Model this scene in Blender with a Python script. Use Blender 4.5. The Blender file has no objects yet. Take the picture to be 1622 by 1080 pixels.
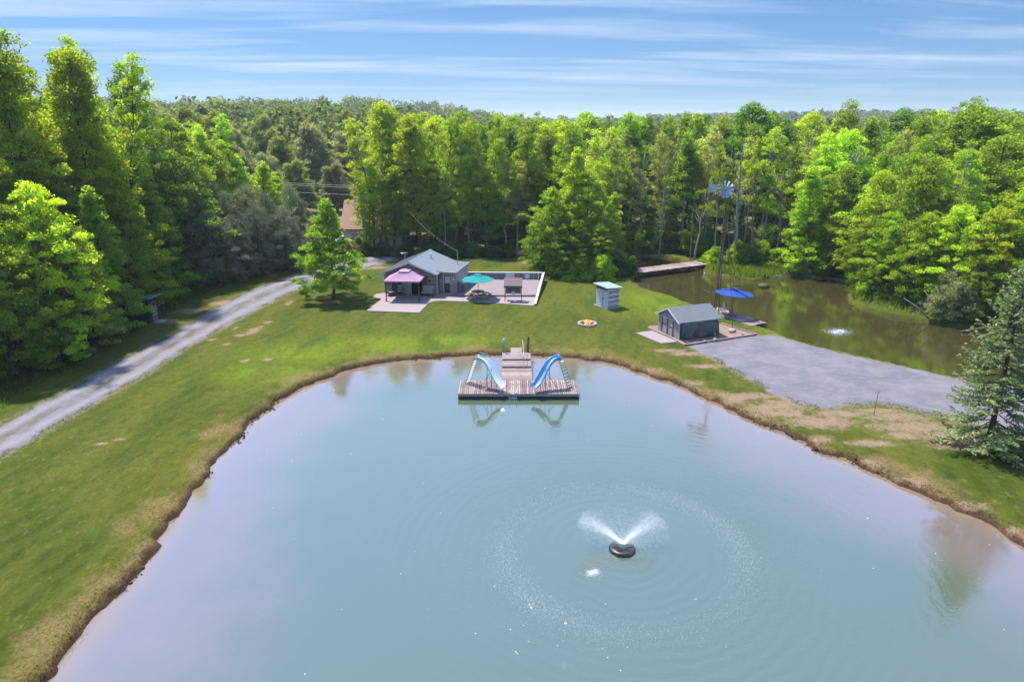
import bpy, math, random
import numpy as np
from mathutils import Vector, Matrix

SC = bpy.context.scene
COL = SC.collection
R = math.radians

# ------------------------------------------------------------------ camera, sky, sun, exposure
CAM_H = 18.0
FOC = 1081.33                       # focal length in photo pixels (24 mm equivalent)
PITCH = math.atan(350.0 / FOC)      # camera looks this far below the horizon
cam_data = bpy.data.cameras.new('camera')
cam_data.sensor_width = 36.0
cam_data.lens = 24.0
cam_data.clip_start = 0.2
cam_data.clip_end = 9000.0
cam = bpy.data.objects.new('camera', cam_data)
cam.location = (0, 0, CAM_H)
cam.rotation_euler = (math.pi / 2 - PITCH, 0, 0)
COL.objects.link(cam)
SC.camera = cam

SUN_EL, SUN_AZ = 63.0, -43.0        # degrees; azimuth from +Y towards +X
world = bpy.data.worlds.new('World')
SC.world = world
world.use_nodes = True
wn, wl = world.node_tree.nodes, world.node_tree.links
wn.clear()
w_out = wn.new('ShaderNodeOutputWorld')
w_bg = wn.new('ShaderNodeBackground')
w_bg.inputs['Strength'].default_value = 0.15
w_sky = wn.new('ShaderNodeTexSky')
w_sky.sky_type = 'NISHITA'
w_sky.sun_disc = False
w_sky.sun_elevation = R(SUN_EL)
w_sky.sun_rotation = R(SUN_AZ)
w_sky.altitude = 300
w_sky.air_density = 0.75
w_sky.dust_density = 0.0
w_sky.ozone_density = 5.0
# streaky high cloud, laid on a flat layer far above the ground
w_tc = wn.new('ShaderNodeTexCoord')
w_sep = wn.new('ShaderNodeSeparateXYZ')
wl.new(w_tc.outputs['Generated'], w_sep.inputs[0])
def wmath(op, a, b=None, clamp=False):
    n = wn.new('ShaderNodeMath'); n.operation = op; n.use_clamp = clamp
    for i, v in enumerate((a, b)):
        if v is None: continue
        if isinstance(v, (int, float)): n.inputs[i].default_value = v
        else: wl.new(v, n.inputs[i])
    return n.outputs[0]
w_zz = wmath('ADD', wmath('MAXIMUM', w_sep.outputs['Z'], 0.0), 0.035)
w_u = wmath('DIVIDE', w_sep.outputs['X'], w_zz)
w_v = wmath('DIVIDE', w_sep.outputs['Y'], w_zz)
w_cmb = wn.new('ShaderNodeCombineXYZ')
wl.new(wmath('MULTIPLY', w_u, 0.17), w_cmb.inputs[0])
wl.new(wmath('ADD', wmath('MULTIPLY', w_v, 0.62), wmath('MULTIPLY', w_u, -0.05)), w_cmb.inputs[1])
w_n1 = wn.new('ShaderNodeTexNoise')
w_n1.inputs['Scale'].default_value = 1.15
w_n1.inputs['Detail'].default_value = 9.0
w_n1.inputs['Roughness'].default_value = 0.62
w_n1.inputs['Distortion'].default_value = 0.35
wl.new(w_cmb.outputs[0], w_n1.inputs['Vector'])
w_ramp = wn.new('ShaderNodeValToRGB')
w_ramp.color_ramp.elements[0].position = 0.46
w_ramp.color_ramp.elements[0].color = (0, 0, 0, 1)
w_ramp.color_ramp.elements[1].position = 0.70
w_ramp.color_ramp.elements[1].color = (1, 1, 1, 1)
wl.new(w_n1.outputs[0], w_ramp.inputs[0])
w_hor = wmath('MULTIPLY', w_sep.outputs['Z'], 14.0, True)
w_fac = wmath('MULTIPLY', wmath('MULTIPLY', w_ramp.outputs[0], w_hor), 0.5)
w_mix = wn.new('ShaderNodeMix'); w_mix.data_type = 'RGBA'
wl.new(w_fac, w_mix.inputs['Factor'])
w_tint = wn.new('ShaderNodeMix'); w_tint.data_type = 'RGBA'; w_tint.blend_type = 'MULTIPLY'
w_tint.inputs['Factor'].default_value = 1.0
wl.new(w_sky.outputs[0], w_tint.inputs['A'])
w_grade = wn.new('ShaderNodeValToRGB')            # blue the pale horizon of the clear-sky model
wl.new(wmath('MULTIPLY', w_sep.outputs['Z'], 2.5, True), w_grade.inputs[0])
w_grade.color_ramp.elements[0].position = 0.0; w_grade.color_ramp.elements[0].color = (0.088, 0.115, 0.144, 1)
w_grade.color_ramp.elements[1].position = 1.0; w_grade.color_ramp.elements[1].color = (0.98, 0.87, 0.84, 1)
w_ge = w_grade.color_ramp.elements.new(0.375); w_ge.color = (0.133, 0.164, 0.186, 1)
wl.new(w_grade.outputs[0], w_tint.inputs['B'])
wl.new(w_tint.outputs['Result'], w_mix.inputs['A'])
w_mix.inputs['B'].default_value = (1.6, 1.75, 1.95, 1)
wl.new(w_mix.outputs['Result'], w_bg.inputs['Color'])
wl.new(w_bg.outputs[0], w_out.inputs['Surface'])

sun_data = bpy.data.lights.new('sun', 'SUN')
sun_data.energy = 2.25
sun_data.angle = R(2.5)
sun_data.color = (1.0, 0.95, 0.86)
sun = bpy.data.objects.new('sun', sun_data)
to_sun = Vector((math.sin(R(SUN_AZ)) * math.cos(R(SUN_EL)), math.cos(R(SUN_AZ)) * math.cos(R(SUN_EL)), math.sin(R(SUN_EL))))
sun.rotation_euler = to_sun.to_track_quat('Z', 'Y').to_euler()
sun.location = (-30, 40, 60)
COL.objects.link(sun)

SC.view_settings.view_transform = 'Standard'
SC.view_settings.look = 'None'
SC.view_settings.gamma = 1.0
SC.view_settings.use_curve_mapping = False
SC.view_settings.exposure = 2.12
SC.render.engine = 'CYCLES'
SC.cycles.use_denoising = True
SC.cycles.max_bounces = 8
SC.cycles.diffuse_bounces = 4
SC.cycles.glossy_bounces = 3
SC.cycles.transmission_bounces = 6
SC.cycles.transparent_max_bounces = 8
SC.cycles.caustics_reflective = False
SC.cycles.caustics_refractive = False

# ------------------------------------------------------------------ small helpers
def G(px, py, z=0.0):
    """ground point (x, y) that the surveyed photo point px, py stands on"""
    u = (px - 811) / FOC; v = -(py - 540) / FOC
    dy = math.cos(PITCH) + v * math.sin(PITCH); dz = -math.sin(PITCH) + v * math.cos(PITCH)
    t = (CAM_H - z) / -dz
    return (u * t, dy * t)

class MB:
    def __init__(s): s.v = []; s.f = []
    def add(s, vs, fs):
        o = len(s.v); s.v += [tuple(p) for p in vs]; s.f += [tuple(i + o for i in f) for f in fs]
        return s
    def box(s, cx, cy, cz, sx, sy, sz, rz=0, rx=0, ry=0):
        m = Matrix.Translation((cx, cy, cz)) @ Matrix.Rotation(rz, 4, 'Z') @ Matrix.Rotation(ry, 4, 'Y') @ Matrix.Rotation(rx, 4, 'X')
        vs = [m @ Vector((x * sx / 2, y * sy / 2, z * sz / 2)) for x in (-1, 1) for y in (-1, 1) for z in (-1, 1)]
        return s.add(vs, [(0, 1, 3, 2), (4, 6, 7, 5), (0, 4, 5, 1), (2, 3, 7, 6), (0, 2, 6, 4), (1, 5, 7, 3)])
    def tube(s, pts, rad, n=6, caps=True):
        pts = [Vector(p) for p in pts]
        if isinstance(rad, (int, float)): rad = [rad] * len(pts)
        rings = []; o = []
        for i, p in enumerate(pts):
            d = (pts[min(i + 1, len(pts) - 1)] - pts[max(i - 1, 0)]).normalized()
            a = Vector((0, 0, 1)) if abs(d.z) < 0.9 else Vector((1, 0, 0))
            x = d.cross(a).normalized(); y = d.cross(x)
            rings.append(len(o))
            for k in range(n):
                t = 2 * math.pi * k / n
                o.append(p + (x * math.cos(t) + y * math.sin(t)) * rad[i])
        fs = []
        for i in range(len(pts) - 1):
            for k in range(n):
                a, b = rings[i] + k, rings[i] + (k + 1) % n
                fs.append((a, b, b + n, a + n))
        if caps:
            fs.append(tuple(range(n))[::-1]); fs.append(tuple(rings[-1] + k for k in range(n)))
        return s.add(o, fs)
    def lathe(s, prof, n=16, cx=0, cy=0, cz=0, ph=0.0):
        o = []; fs = []
        for r, z in prof:
            for k in range(n):
                t = 2 * math.pi * k / n + ph
                o.append((cx + r * math.cos(t), cy + r * math.sin(t), cz + z))
        for i in range(len(prof) - 1):
            for k in range(n):
                a, b = i * n + k, i * n + (k + 1) % n
                fs.append((a, b, b + n, a + n))
        fs.append(tuple(range(n))[::-1]); fs.append(tuple((len(prof) - 1) * n + k for k in range(n)))
        return s.add(o, fs)
    def prism(s, poly, z0, z1):
        n = len(poly)
        o = [(x, y, z0) for x, y in poly] + [(x, y, z1) for x, y in poly]
        a = sum(poly[i][0] * poly[(i + 1) % n][1] - poly[(i + 1) % n][0] * poly[i][1] for i in range(n))
        up = tuple(range(n, 2 * n)); dn = tuple(range(n))[::-1]
        fs = [up, dn] + [(i, (i + 1) % n, (i + 1) % n + n, i + n) for i in range(n)]
        if a < 0: fs = [f[::-1] for f in fs]
        return s.add(o, fs)
    def extr_y(s, poly, y0, y1):
        """polygon in x-z extruded along y"""
        n = len(poly)
        o = [(x, y0, z) for x, z in poly] + [(x, y1, z) for x, z in poly]
        a = sum(poly[i][0] * poly[(i + 1) % n][1] - poly[(i + 1) % n][0] * poly[i][1] for i in range(n))
        fs = [tuple(range(n)), tuple(range(n, 2 * n))[::-1]] + [((i + 1) % n, i, i + n, (i + 1) % n + n) for i in range(n)]
        if a < 0: fs = [f[::-1] for f in fs]
        return s.add(o, fs)
    def rock(s, cx, cy, cz, r, seed=0, flat=0.6):
        rnd = random.Random(seed)
        n, m = 7, 4; o = [(cx, cy, cz - r * flat)]
        for j in range(1, m):
            for k in range(n):
                t = 2 * math.pi * k / n + j * .3; p = math.pi * j / m
                q = r * rnd.uniform(.78, 1.15)
                o.append((cx + q * math.sin(p) * math.cos(t), cy + q * math.sin(p) * math.sin(t), cz - q * flat * math.cos(p)))
        o.append((cx, cy, cz + r * flat))
        fs = [(0, 1 + (k + 1) % n, 1 + k) for k in range(n)]
        for j in range(m - 2):
            for k in range(n):
                a, b = 1 + j * n + k, 1 + j * n + (k + 1) % n
                fs.append((a, b, b + n, a + n))
        t = len(o) - 1; q = 1 + (m - 2) * n
        fs += [(q + k, q + (k + 1) % n, t) for k in range(n)]
        return s.add(o, fs)
    def mesh(s, name, mat=None, smooth=False):
        me = bpy.data.meshes.new(name); me.from_pydata(s.v, [], s.f); me.update()
        if mat: me.materials.append(mat)
        if smooth: me.polygons.foreach_set('use_smooth', [True] * len(me.polygons))
        return me

def shapes(lst):
    b = MB()
    for t in lst:
        k = t[0]
        if k == 'b': b.box(*t[1:])
        elif k == 't': b.tube(*t[1:])
        elif k == 'l': b.lathe(*t[1:])
        elif k == 'p': b.prism(*t[1:])
        elif k == 'y': b.extr_y(*t[1:])
        elif k == 'r': b.rock(*t[1:])
    return b

def link(name, data, parent=None):
    o = bpy.data.objects.new(name, data); COL.objects.link(o); o.parent = parent
    return o

def part(parent, name, mat, lst, smooth=False, label=None):
    b = lst if isinstance(lst, MB) else shapes(lst)
    o = link(name, b.mesh(name, mat, smooth), parent)
    if label: o['label'] = label
    return o

def tag(o, label, cat, group=None, kind=None):
    if label: o['label'] = label
    if cat: o['category'] = cat
    if group: o['group'] = group
    if kind: o['kind'] = kind
    return o

def thing(name, label, cat, loc=(0, 0, 0), rz=0.0, group=None):
    o = link(name, None)
    o.location = loc; o.rotation_euler = (0, 0, rz); o.empty_display_size = 0.3
    return tag(o, label, cat, group)

def fast_mesh(name, verts, quads, mat, var=None, smooth=False, tri=False):
    me = bpy.data.meshes.new(name)
    k = 3 if tri else 4
    nv, nf = len(verts), len(quads)
    me.vertices.add(nv); me.loops.add(nf * k); me.polygons.add(nf)
    me.vertices.foreach_set('co', np.asarray(verts, np.float32).ravel())
    me.loops.foreach_set('vertex_index', np.asarray(quads, np.int32).ravel())
    me.polygons.foreach_set('loop_start', np.arange(0, nf * k, k, dtype=np.int32))
    me.polygons.foreach_set('loop_total', np.full(nf, k, np.int32))
    if smooth: me.polygons.foreach_set('use_smooth', np.ones(nf, bool))
    me.update(calc_edges=True)
    if var is not None:
        a = me.attributes.new('var', 'FLOAT', 'FACE')
        a.data.foreach_set('value', np.asarray(var, np.float32))
    if mat: me.materials.append(mat)
    return me

# ------------------------------------------------------------------ materials
class NT:
    def __init__(s, name):
        s.m = bpy.data.materials.new(name); s.m.use_nodes = True
        s.n = s.m.node_tree.nodes; s.l = s.m.node_tree.links
        s.n.clear(); s.out = s.n.new('ShaderNodeOutputMaterial')
    def new(s, t, **kw):
        n = s.n.new(t)
        for k, v in kw.items(): setattr(n, k, v)
        return n
    def put(s, sock, v):
        if hasattr(v, 'is_output') or hasattr(v, 'links'): s.l.new(v, sock)
        elif isinstance(v, (tuple, list)) and len(v) == 3 and sock.type == 'RGBA': sock.default_value = (*v, 1)
        else: sock.default_value = v
    def math(s, op, a, b=0.0, c=None, clamp=False):
        n = s.new('ShaderNodeMath', operation=op, use_clamp=clamp)
        s.put(n.inputs[0], a); s.put(n.inputs[1], b)
        if c is not None: s.put(n.inputs[2], c)
        return n.outputs[0]
    def noise(s, scale, detail=4, rough=0.55, vec=None, dist=0.0):
        n = s.new('ShaderNodeTexNoise')
        n.inputs['Scale'].default_value = scale; n.inputs['Detail'].default_value = detail
        n.inputs['Roughness'].default_value = rough; n.inputs['Distortion'].default_value = dist
        if vec is not None: s.l.new(vec, n.inputs['Vector'])
        return n.outputs[0]
    def coord(s, kind='Object', scale=(1, 1, 1), rot=(0, 0, 0)):
        t = s.new('ShaderNodeTexCoord'); m = s.new('ShaderNodeMapping')
        m.inputs['Scale'].default_value = scale; m.inputs['Rotation'].default_value = rot
        s.l.new(t.outputs[kind], m.inputs[0])
        return m.outputs[0]
    def mix(s, f, a, b, mode='MIX'):
        n = s.new('ShaderNodeMix', data_type='RGBA', blend_type=mode)
        s.put(n.inputs['Factor'], f); s.put(n.inputs['A'], a); s.put(n.inputs['B'], b)
        return n.outputs['Result']
    def step(s, v, a, b):
        n = s.new('ShaderNodeMapRange', interpolation_type='SMOOTHSTEP')
        s.put(n.inputs['Value'], v); s.put(n.inputs['From Min'], a); s.put(n.inputs['From Max'], b)
        return n.outputs['Result']
    def attr(s, name):
        return s.new('ShaderNodeAttribute', attribute_name=name).outputs['Fac']
    def pbr(s, col, rough=0.7, spec=0.3, normal=None, metal=0.0):
        p = s.new('ShaderNodeBsdfPrincipled')
        s.put(p.inputs['Base Color'], col); s.put(p.inputs['Roughness'], rough)
        p.inputs['Specular IOR Level'].default_value = spec; p.inputs['Metallic'].default_value = metal
        if normal is not None: s.l.new(normal, p.inputs['Normal'])
        return p.outputs[0]
    def bump(s, h, strength=0.3, dist=0.02):
        b = s.new('ShaderNodeBump')
        s.put(b.inputs['Strength'], strength); b.inputs['Distance'].default_value = dist
        s.put(b.inputs['Height'], h)
        return b.outputs[0]
    def done(s, sh):
        s.l.new(sh, s.out.inputs['Surface']); return s.m

TONE = 0.67
def simple(name, col, rough=0.6, var=0.18, scale=6.0, spec=0.3, metal=0.0, bump=0.0, stretch=(1, 1, 1)):
    col = tuple(c_ * TONE for c_ in col)
    t = NT(name); c = t.coord('Object', stretch)
    n = t.noise(scale, 5, 0.6, c)
    k = t.math('ADD', t.math('MULTIPLY', n, 2 * var), 1.0 - var)
    rr = t.new('ShaderNodeRGB'); rr.outputs[0].default_value = (*col, 1)
    cc = t.new('ShaderNodeCombineColor')
    for i in range(3): t.l.new(k, cc.inputs[i])
    cl = t.mix(1.0, rr.outputs[0], cc.outputs[0], 'MULTIPLY')
    nb = t.bump(n, 0.4, bump) if bump else None
    return t.done(t.pbr(cl, rough, spec, nb, metal))

def wood(name, col, dark, rough=0.8, stretch=(1.2, 14, 14), rnd=0.35):
    """weathered boards: grain along local x, each board its own tone"""
    col = tuple(c_ * TONE for c_ in col); dark = tuple(c_ * TONE for c_ in dark)
    t = NT(name); c = t.coord('Object', stretch)
    oi = t.new('ShaderNodeObjectInfo')
    v = t.new('ShaderNodeVectorMath', operation='ADD')
    t.l.new(c, v.inputs[0]); t.l.new(oi.outputs['Random'], v.inputs[1])
    n = t.noise(2.2, 6, 0.65, v.outputs[0], 0.4)
    n2 = t.noise(0.9, 3, 0.5, t.coord('Object'))
    f = t.step(t.math('ADD', t.math('MULTIPLY', n, 0.75), t.math('MULTIPLY', n2, 0.25)), 0.3, 0.7)
    cl = t.mix(f, dark, col)
    k = t.math('ADD', t.math('MULTIPLY', oi.outputs['Random'], rnd), 1.0 - rnd / 2)
    cc = t.new('ShaderNodeCombineColor')
    for i in range(3): t.l.new(k, cc.inputs[i])
    cl = t.mix(1.0, cl, cc.outputs[0], 'MULTIPLY')
    return t.done(t.pbr(cl, rough, 0.2, t.bump(n, 0.5, 0.01)))

M = {}
M['deck'] = wood('weathered_deck', (0.48, 0.38, 0.36), (0.19, 0.13, 0.12), rnd=0.6)
M['deck_y'] = wood('weathered_deck_lengthwise', (0.50, 0.40, 0.38), (0.17, 0.115, 0.105), stretch=(14, 1.2, 14), rnd=0.75)
M['log'] = wood('grey_brown_log', (0.50, 0.42, 0.41), (0.23, 0.175, 0.165), rnd=0.5)
M['grey_board'] = wood('silver_grey_board', (0.62, 0.575, 0.56), (0.26, 0.235, 0.225), stretch=(12, 12, 1.2))
M['dark_board'] = wood('dark_grey_board', (0.15, 0.14, 0.14), (0.055, 0.05, 0.05))
M['white_board'] = wood('whitewashed_board', (0.95, 0.95, 0.97), (0.62, 0.62, 0.64), stretch=(10, 10, 1.2), rnd=0.12)
M['pale_wood'] = wood('pale_picnic_wood', (0.50, 0.37, 0.24), (0.30, 0.2, 0.12))
M['brown_wood'] = wood('brown_tower_wood', (0.30, 0.20, 0.15), (0.12, 0.08, 0.06), stretch=(10, 10, 1))
M['dark_log'] = wood('dark_log', (0.055, 0.05, 0.055), (0.022, 0.02, 0.022))
M['tan_door'] = wood('tan_door_wood', (0.26, 0.19, 0.15), (0.13, 0.09, 0.07), stretch=(10, 10, 1))
M['roof'] = simple('blue_grey_roofing', (0.26, 0.29, 0.33), 0.55, 0.15, 3.0, 0.35, 0, 0.004, (1, 6, 1))
M['roof_dark'] = simple('dark_roll_roofing', (0.17, 0.185, 0.20), 0.6, 0.25, 2.0, 0.3, 0, 0.004)
M['roof_green'] = simple('green_painted_roofing', (0.13, 0.25, 0.23), 0.55, 0.25, 4.0)
M['roof_pale'] = simple('pale_grey_green_roofing', (0.34, 0.42, 0.43), 0.55, 0.2, 4.0)
M['trim'] = simple('pale_trim_paint', (0.60, 0.60, 0.62), 0.6, 0.12, 5.0)
M['white'] = simple('white_paint', (0.74, 0.74, 0.75), 0.5, 0.08, 6.0)
M['green_door'] = simple('dark_green_door_paint', (0.012, 0.075, 0.05), 0.4, 0.1, 5.0)
M['concrete'] = simple('pink_grey_concrete', (0.36, 0.30, 0.305), 0.85, 0.12, 2.2, 0.2, 0, 0.004)
M['concrete2'] = simple('pink_deck_slab', (0.29, 0.235, 0.243), 0.85, 0.14, 1.4, 0.2, 0, 0.004)
M['greywall'] = simple('grey_blockwork', (0.24, 0.235, 0.25), 0.85, 0.3, 2.5, 0.2, 0, 0.01)
M['canopy'] = simple('mauve_canopy_cloth', (0.46, 0.28, 0.41), 0.9, 0.12, 3.0, 0.1)
M['canopy_edge'] = simple('pale_mauve_valance', (0.50, 0.36, 0.42), 0.9, 0.12, 3.0, 0.1)
M['taupe'] = simple('taupe_swing_cloth', (0.22, 0.17, 0.165), 0.9, 0.15, 4.0, 0.1)
M['grey_cushion'] = simple('pale_grey_cushion', (0.44, 0.39, 0.40), 0.9, 0.12, 6.0, 0.1)
M['teal'] = simple('teal_parasol_cloth', (0.02, 0.29, 0.29), 0.85, 0.12, 3.0, 0.15)
M['blue'] = simple('blue_parasol_cloth', (0.022, 0.070, 0.33), 0.8, 0.12, 3.0, 0.2)
M['black_metal'] = simple('black_painted_metal', (0.02, 0.02, 0.022), 0.4, 0.2, 8.0, 0.5)
M['brown_metal'] = simple('dark_brown_metal', (0.06, 0.045, 0.045), 0.5, 0.2, 8.0, 0.4)
M['grey_metal'] = simple('galvanised_metal', (0.42, 0.44, 0.46), 0.4, 0.2, 6.0, 0.5, 0.6)
M['fan'] = simple('pale_blue_painted_steel', (0.46, 0.58, 0.70), 0.45, 0.2, 5.0, 0.4)
M['slide_pale'] = simple('faded_pale_blue_gelcoat', (0.60, 0.78, 0.88), 0.4, 0.15, 1.5, 0.5)
M['slide_blue'] = simple('bright_blue_gelcoat', (0.15, 0.40, 0.72), 0.4, 0.15, 1.5, 0.5)
M['float'] = simple('dark_green_float', (0.012, 0.028, 0.032), 0.5, 0.25, 3.0, 0.4)
M['tarp'] = simple('slate_tarp', (0.085, 0.095, 0.115), 0.32, 0.3, 1.4, 0.5, 0, 0.02, (1, 1, 2.5))
M['stone'] = simple('pale_field_stone', (0.42, 0.40, 0.38), 0.85, 0.25, 4.0, 0.2, 0, 0.02)
M['grey_stone'] = simple('grey_brown_stone', (0.2, 0.17, 0.15), 0.9, 0.3, 5.0, 0.2, 0, 0.02)
M['redgravel'] = simple('reddish_gravel', (0.30, 0.20, 0.17), 0.95, 0.5, 24.0, 0.15, 0, 0.03)
M['interior'] = simple('dark_interior', (0.03, 0.027, 0.027), 0.9, 0.1, 3.0, 0.1)
M['bark'] = simple('grey_brown_bark', (0.11, 0.09, 0.075), 0.9, 0.35, 5.0, 0.1, 0, 0.03, (1, 1, .2))
M['bark_pale'] = simple('pale_grey_bark', (0.36, 0.335, 0.31), 0.9, 0.35, 4.0, 0.1, 0, 0.02, (1, 1, .25))
M['snag'] = simple('bleached_dead_wood', (0.36, 0.32, 0.30), 0.9, 0.35, 3.0, 0.1, 0, 0.02, (1, 1, .2))
M['brick_roof'] = simple('salmon_brown_roofing', (0.36, 0.21, 0.16), 0.85, 0.12, 2.0, 0.15)
M['wire'] = simple('grey_cable', (0.38, 0.38, 0.38), 0.6, 0.05, 4.0)
M['orange'] = simple('orange_sign_paint', (0.75, 0.26, 0.02), 0.5, 0.1, 4.0)
M['ember'] = None
g = NT('window_glass'); M['glass'] = g.done(g.pbr((0.30, 0.33, 0.36), 0.08, 0.6))
e = NT('campfire_flame'); em = e.new('ShaderNodeEmission'); em.inputs[0].default_value = (1.0, 0.23, 0.03, 1); em.inputs[1].default_value = 1.1
M['flame'] = e.done(em.outputs[0])
s_ = NT('falling_water')
M['spray'] = s_.done(s_.pbr((0.86, 0.9, 0.93), 0.25, 0.5))

def foliage(name, trans=0.6, tint=(1.75, 1.6, 0.8)):
    t = NT(name)
    oi = t.new('ShaderNodeObjectInfo')
    v = t.attr('var')
    k = t.math('ADD', t.math('MULTIPLY', v, 0.9), 0.5)
    cc = t.new('ShaderNodeCombineColor')
    for i in range(3): t.l.new(k, cc.inputs[i])
    c = t.mix(1.0, oi.outputs['Color'], cc.outputs[0], 'MULTIPLY')
    hs = t.new('ShaderNodeHueSaturation')
    t.put(hs.inputs['Hue'], t.math('ADD', t.math('MULTIPLY', v, -0.02), 0.512))
    t.l.new(c, hs.inputs['Color'])
    p = t.pbr(hs.outputs[0], 0.6, 0.06)
    tr = t.new('ShaderNodeBsdfTranslucent')
    br = t.mix(1.0, hs.outputs[0], tint, 'MULTIPLY')
    t.l.new(br, tr.inputs['Color'])
    m = t.new('ShaderNodeMixShader'); m.inputs[0].default_value = trans
    t.l.new(p, m.inputs[1]); t.l.new(tr.outputs[0], m.inputs[2])
    return t.done(m.outputs[0])
M['leaf'] = foliage('leaf')
M['needle'] = foliage('needle', 0.3, (1.25, 1.4, 1.0))
# ------------------------------------------------------------------ ground, water, gravel
WATER_Z = -0.35
def pxpoly(l, z=WATER_Z): return [G(x, y, z) for x, y in l]
def smooth_closed(poly, n=4):
    p = np.array(poly); out = []
    N = len(p)
    for i in range(N):
        p0, p1, p2, p3 = p[i - 1], p[i], p[(i + 1) % N], p[(i + 2) % N]
        for k in range(n):
            t = k / n
            out.append(0.5 * ((2 * p1) + (-p0 + p2) * t + (2 * p0 - 5 * p1 + 4 * p2 - p3) * t * t + (-p0 + 3 * p1 - 3 * p2 + p3) * t ** 3))
    return np.array(out)
POND = smooth_closed(pxpoly([(75, 1080), (150, 985), (250, 855), (300, 785), (340, 727), (400, 668), (470, 622), (530, 594), (600, 576), (700, 567), (765, 562), (840, 563), (900, 567), (960, 574), (1020, 593), (1080, 613), (1150, 646), (1230, 681), (1320, 721), (1400, 756), (1500, 801), (1570, 831), (1622, 864)])
                     + [(24.5, 22.5), (25.5, 14.0), (22.0, 2.0), (8, -6), (-8, -5), (-14, 4), (-16, 12)])
REAR = smooth_closed(pxpoly([(1004, 440), (1011, 456), (1055, 471), (1092, 484), (1128, 500), (1165, 513), (1205, 522), (1228, 531), (1272, 547), (1330, 562), (1420, 581), (1512, 601)])
                     + [(38, 45), (46, 44), (56, 46), (60, 50), (56, 54)] + pxpoly([(1622, 532), (1540, 521), (1500, 516), (1450, 507), (1400, 498), (1355, 483), (1345, 470), (1346, 449), (1290, 441), (1235, 439), (1190, 447), (1165, 442), (1125, 434), (1105, 424), (1080, 414), (1045, 407), (1010, 409)]))
def sdf(poly, X, Y):
    """signed distance, positive outside"""
    X = X.ravel(); Y = Y.ravel(); d = np.full(X.shape, 1e9); ins = np.zeros(X.shape, bool)
    n = len(poly)
    for i in range(n):
        ax, ay = poly[i]; bx, by = poly[(i + 1) % n]
        ex, ey = bx - ax, by - ay
        t = np.clip(((X - ax) * ex + (Y - ay) * ey) / (ex * ex + ey * ey + 1e-9), 0, 1)
        dd = (X - ax - t * ex) ** 2 + (Y - ay - t * ey) ** 2
        d = np.minimum(d, dd)
        c = ((ay > Y) != (by > Y)) & (X < (bx - ax) * (Y - ay) / (by - ay + 1e-12) + ax)
        ins ^= c
    d = np.sqrt(d)
    return np.where(ins, -d, d)
def vnoise(X, Y, s, seed=0):
    """cheap value noise, -1..1"""
    r = np.random.RandomState(seed); T = r.rand(64, 64) * 2 - 1
    x = X / s; y = Y / s; xi = np.floor(x).astype(int); yi = np.floor(y).astype(int)
    fx = x - xi; fy = y - yi; fx = fx * fx * (3 - 2 * fx); fy = fy * fy * (3 - 2 * fy)
    g_ = lambda a, b: T[a % 64, b % 64]
    return (g_(xi, yi) * (1 - fx) + g_(xi + 1, yi) * fx) * (1 - fy) + (g_(xi, yi + 1) * (1 - fx) + g_(xi + 1, yi + 1) * fx) * fy
def sstep(a, b, v):
    t = np.clip((v - a) / (b - a), 0, 1); return t * t * (3 - 2 * t)
def base_h(X, Y):
    X = np.asarray(X, float); Y = np.asarray(Y, float)
    h = 0.05 * vnoise(X, Y, 9.0, 3) * sstep(2, 8, np.abs(Y - 70) + 0 * X)
    h = h + 1.6 * sstep(-36, -52, X) * sstep(20, 40, Y)
    h = h + 6.5 * sstep(130, 300, Y) * sstep(10, -70, X) + 13.0 * sstep(260, 700, Y) * sstep(60, -180, X) * (0.8 + 0.2 * vnoise(X, Y, 160, 5))
    h = h + 10.0 * sstep(300, 900, Y) * sstep(120, 400, X) + 4 * sstep(400, 900, Y)
    return h
def ground_h(X, Y):
    X = np.asarray(X, float); Y = np.asarray(Y, float); sh = X.shape
    rag = 0.34 * vnoise(X, Y, 1.2, 11) + 0.22 * vnoise(X, Y, 0.5, 12) + .3 * vnoise(X, Y, 4, 13)
    s1 = sdf(POND, X, Y).reshape(sh); s2 = sdf(REAR, X, Y).reshape(sh)
    s = np.minimum(s1, s2) + rag * .8
    k = sstep(-0.30, 0.30, s)
    lip = 0.05 * np.exp(-((s - .5) / .5) ** 2) * (vnoise(X, Y, .6, 14))
    return np.where(True, (base_h(X, Y) + lip) * k + (1 - k) * (WATER_Z - 0.3 - np.clip(-s, 0, 5) * 0.12), 0), s1, s2, s
def gz(x, y): return float(base_h(np.array([x]), np.array([y]))[0])

def growing(a, b, d0, q=1.16):
    o = [a]; d = d0
    while abs(o[-1] - a) < abs(b - a):
        o.append(o[-1] + math.copysign(d, b - a)); d *= q
    return o[1:]
xs = np.array(sorted(growing(-42, -2600, .4) + list(np.arange(-42, 52.01, 0.25)) + growing(52, 2600, .4)))
ys = np.array(sorted(growing(12, -60, .4) + list(np.arange(12, 96.01, 0.25)) + growing(96, 5200, .4)))
XX, YY = np.meshgrid(xs, ys)
ZZ, S1, S2, SS = ground_h(XX, YY)
nx, ny = len(xs), len(ys)
idx = np.arange(nx * ny).reshape(ny, nx)
quads = np.stack([idx[:-1, :-1], idx[:-1, 1:], idx[1:, 1:], idx[1:, :-1]], -1).reshape(-1, 4)

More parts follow.
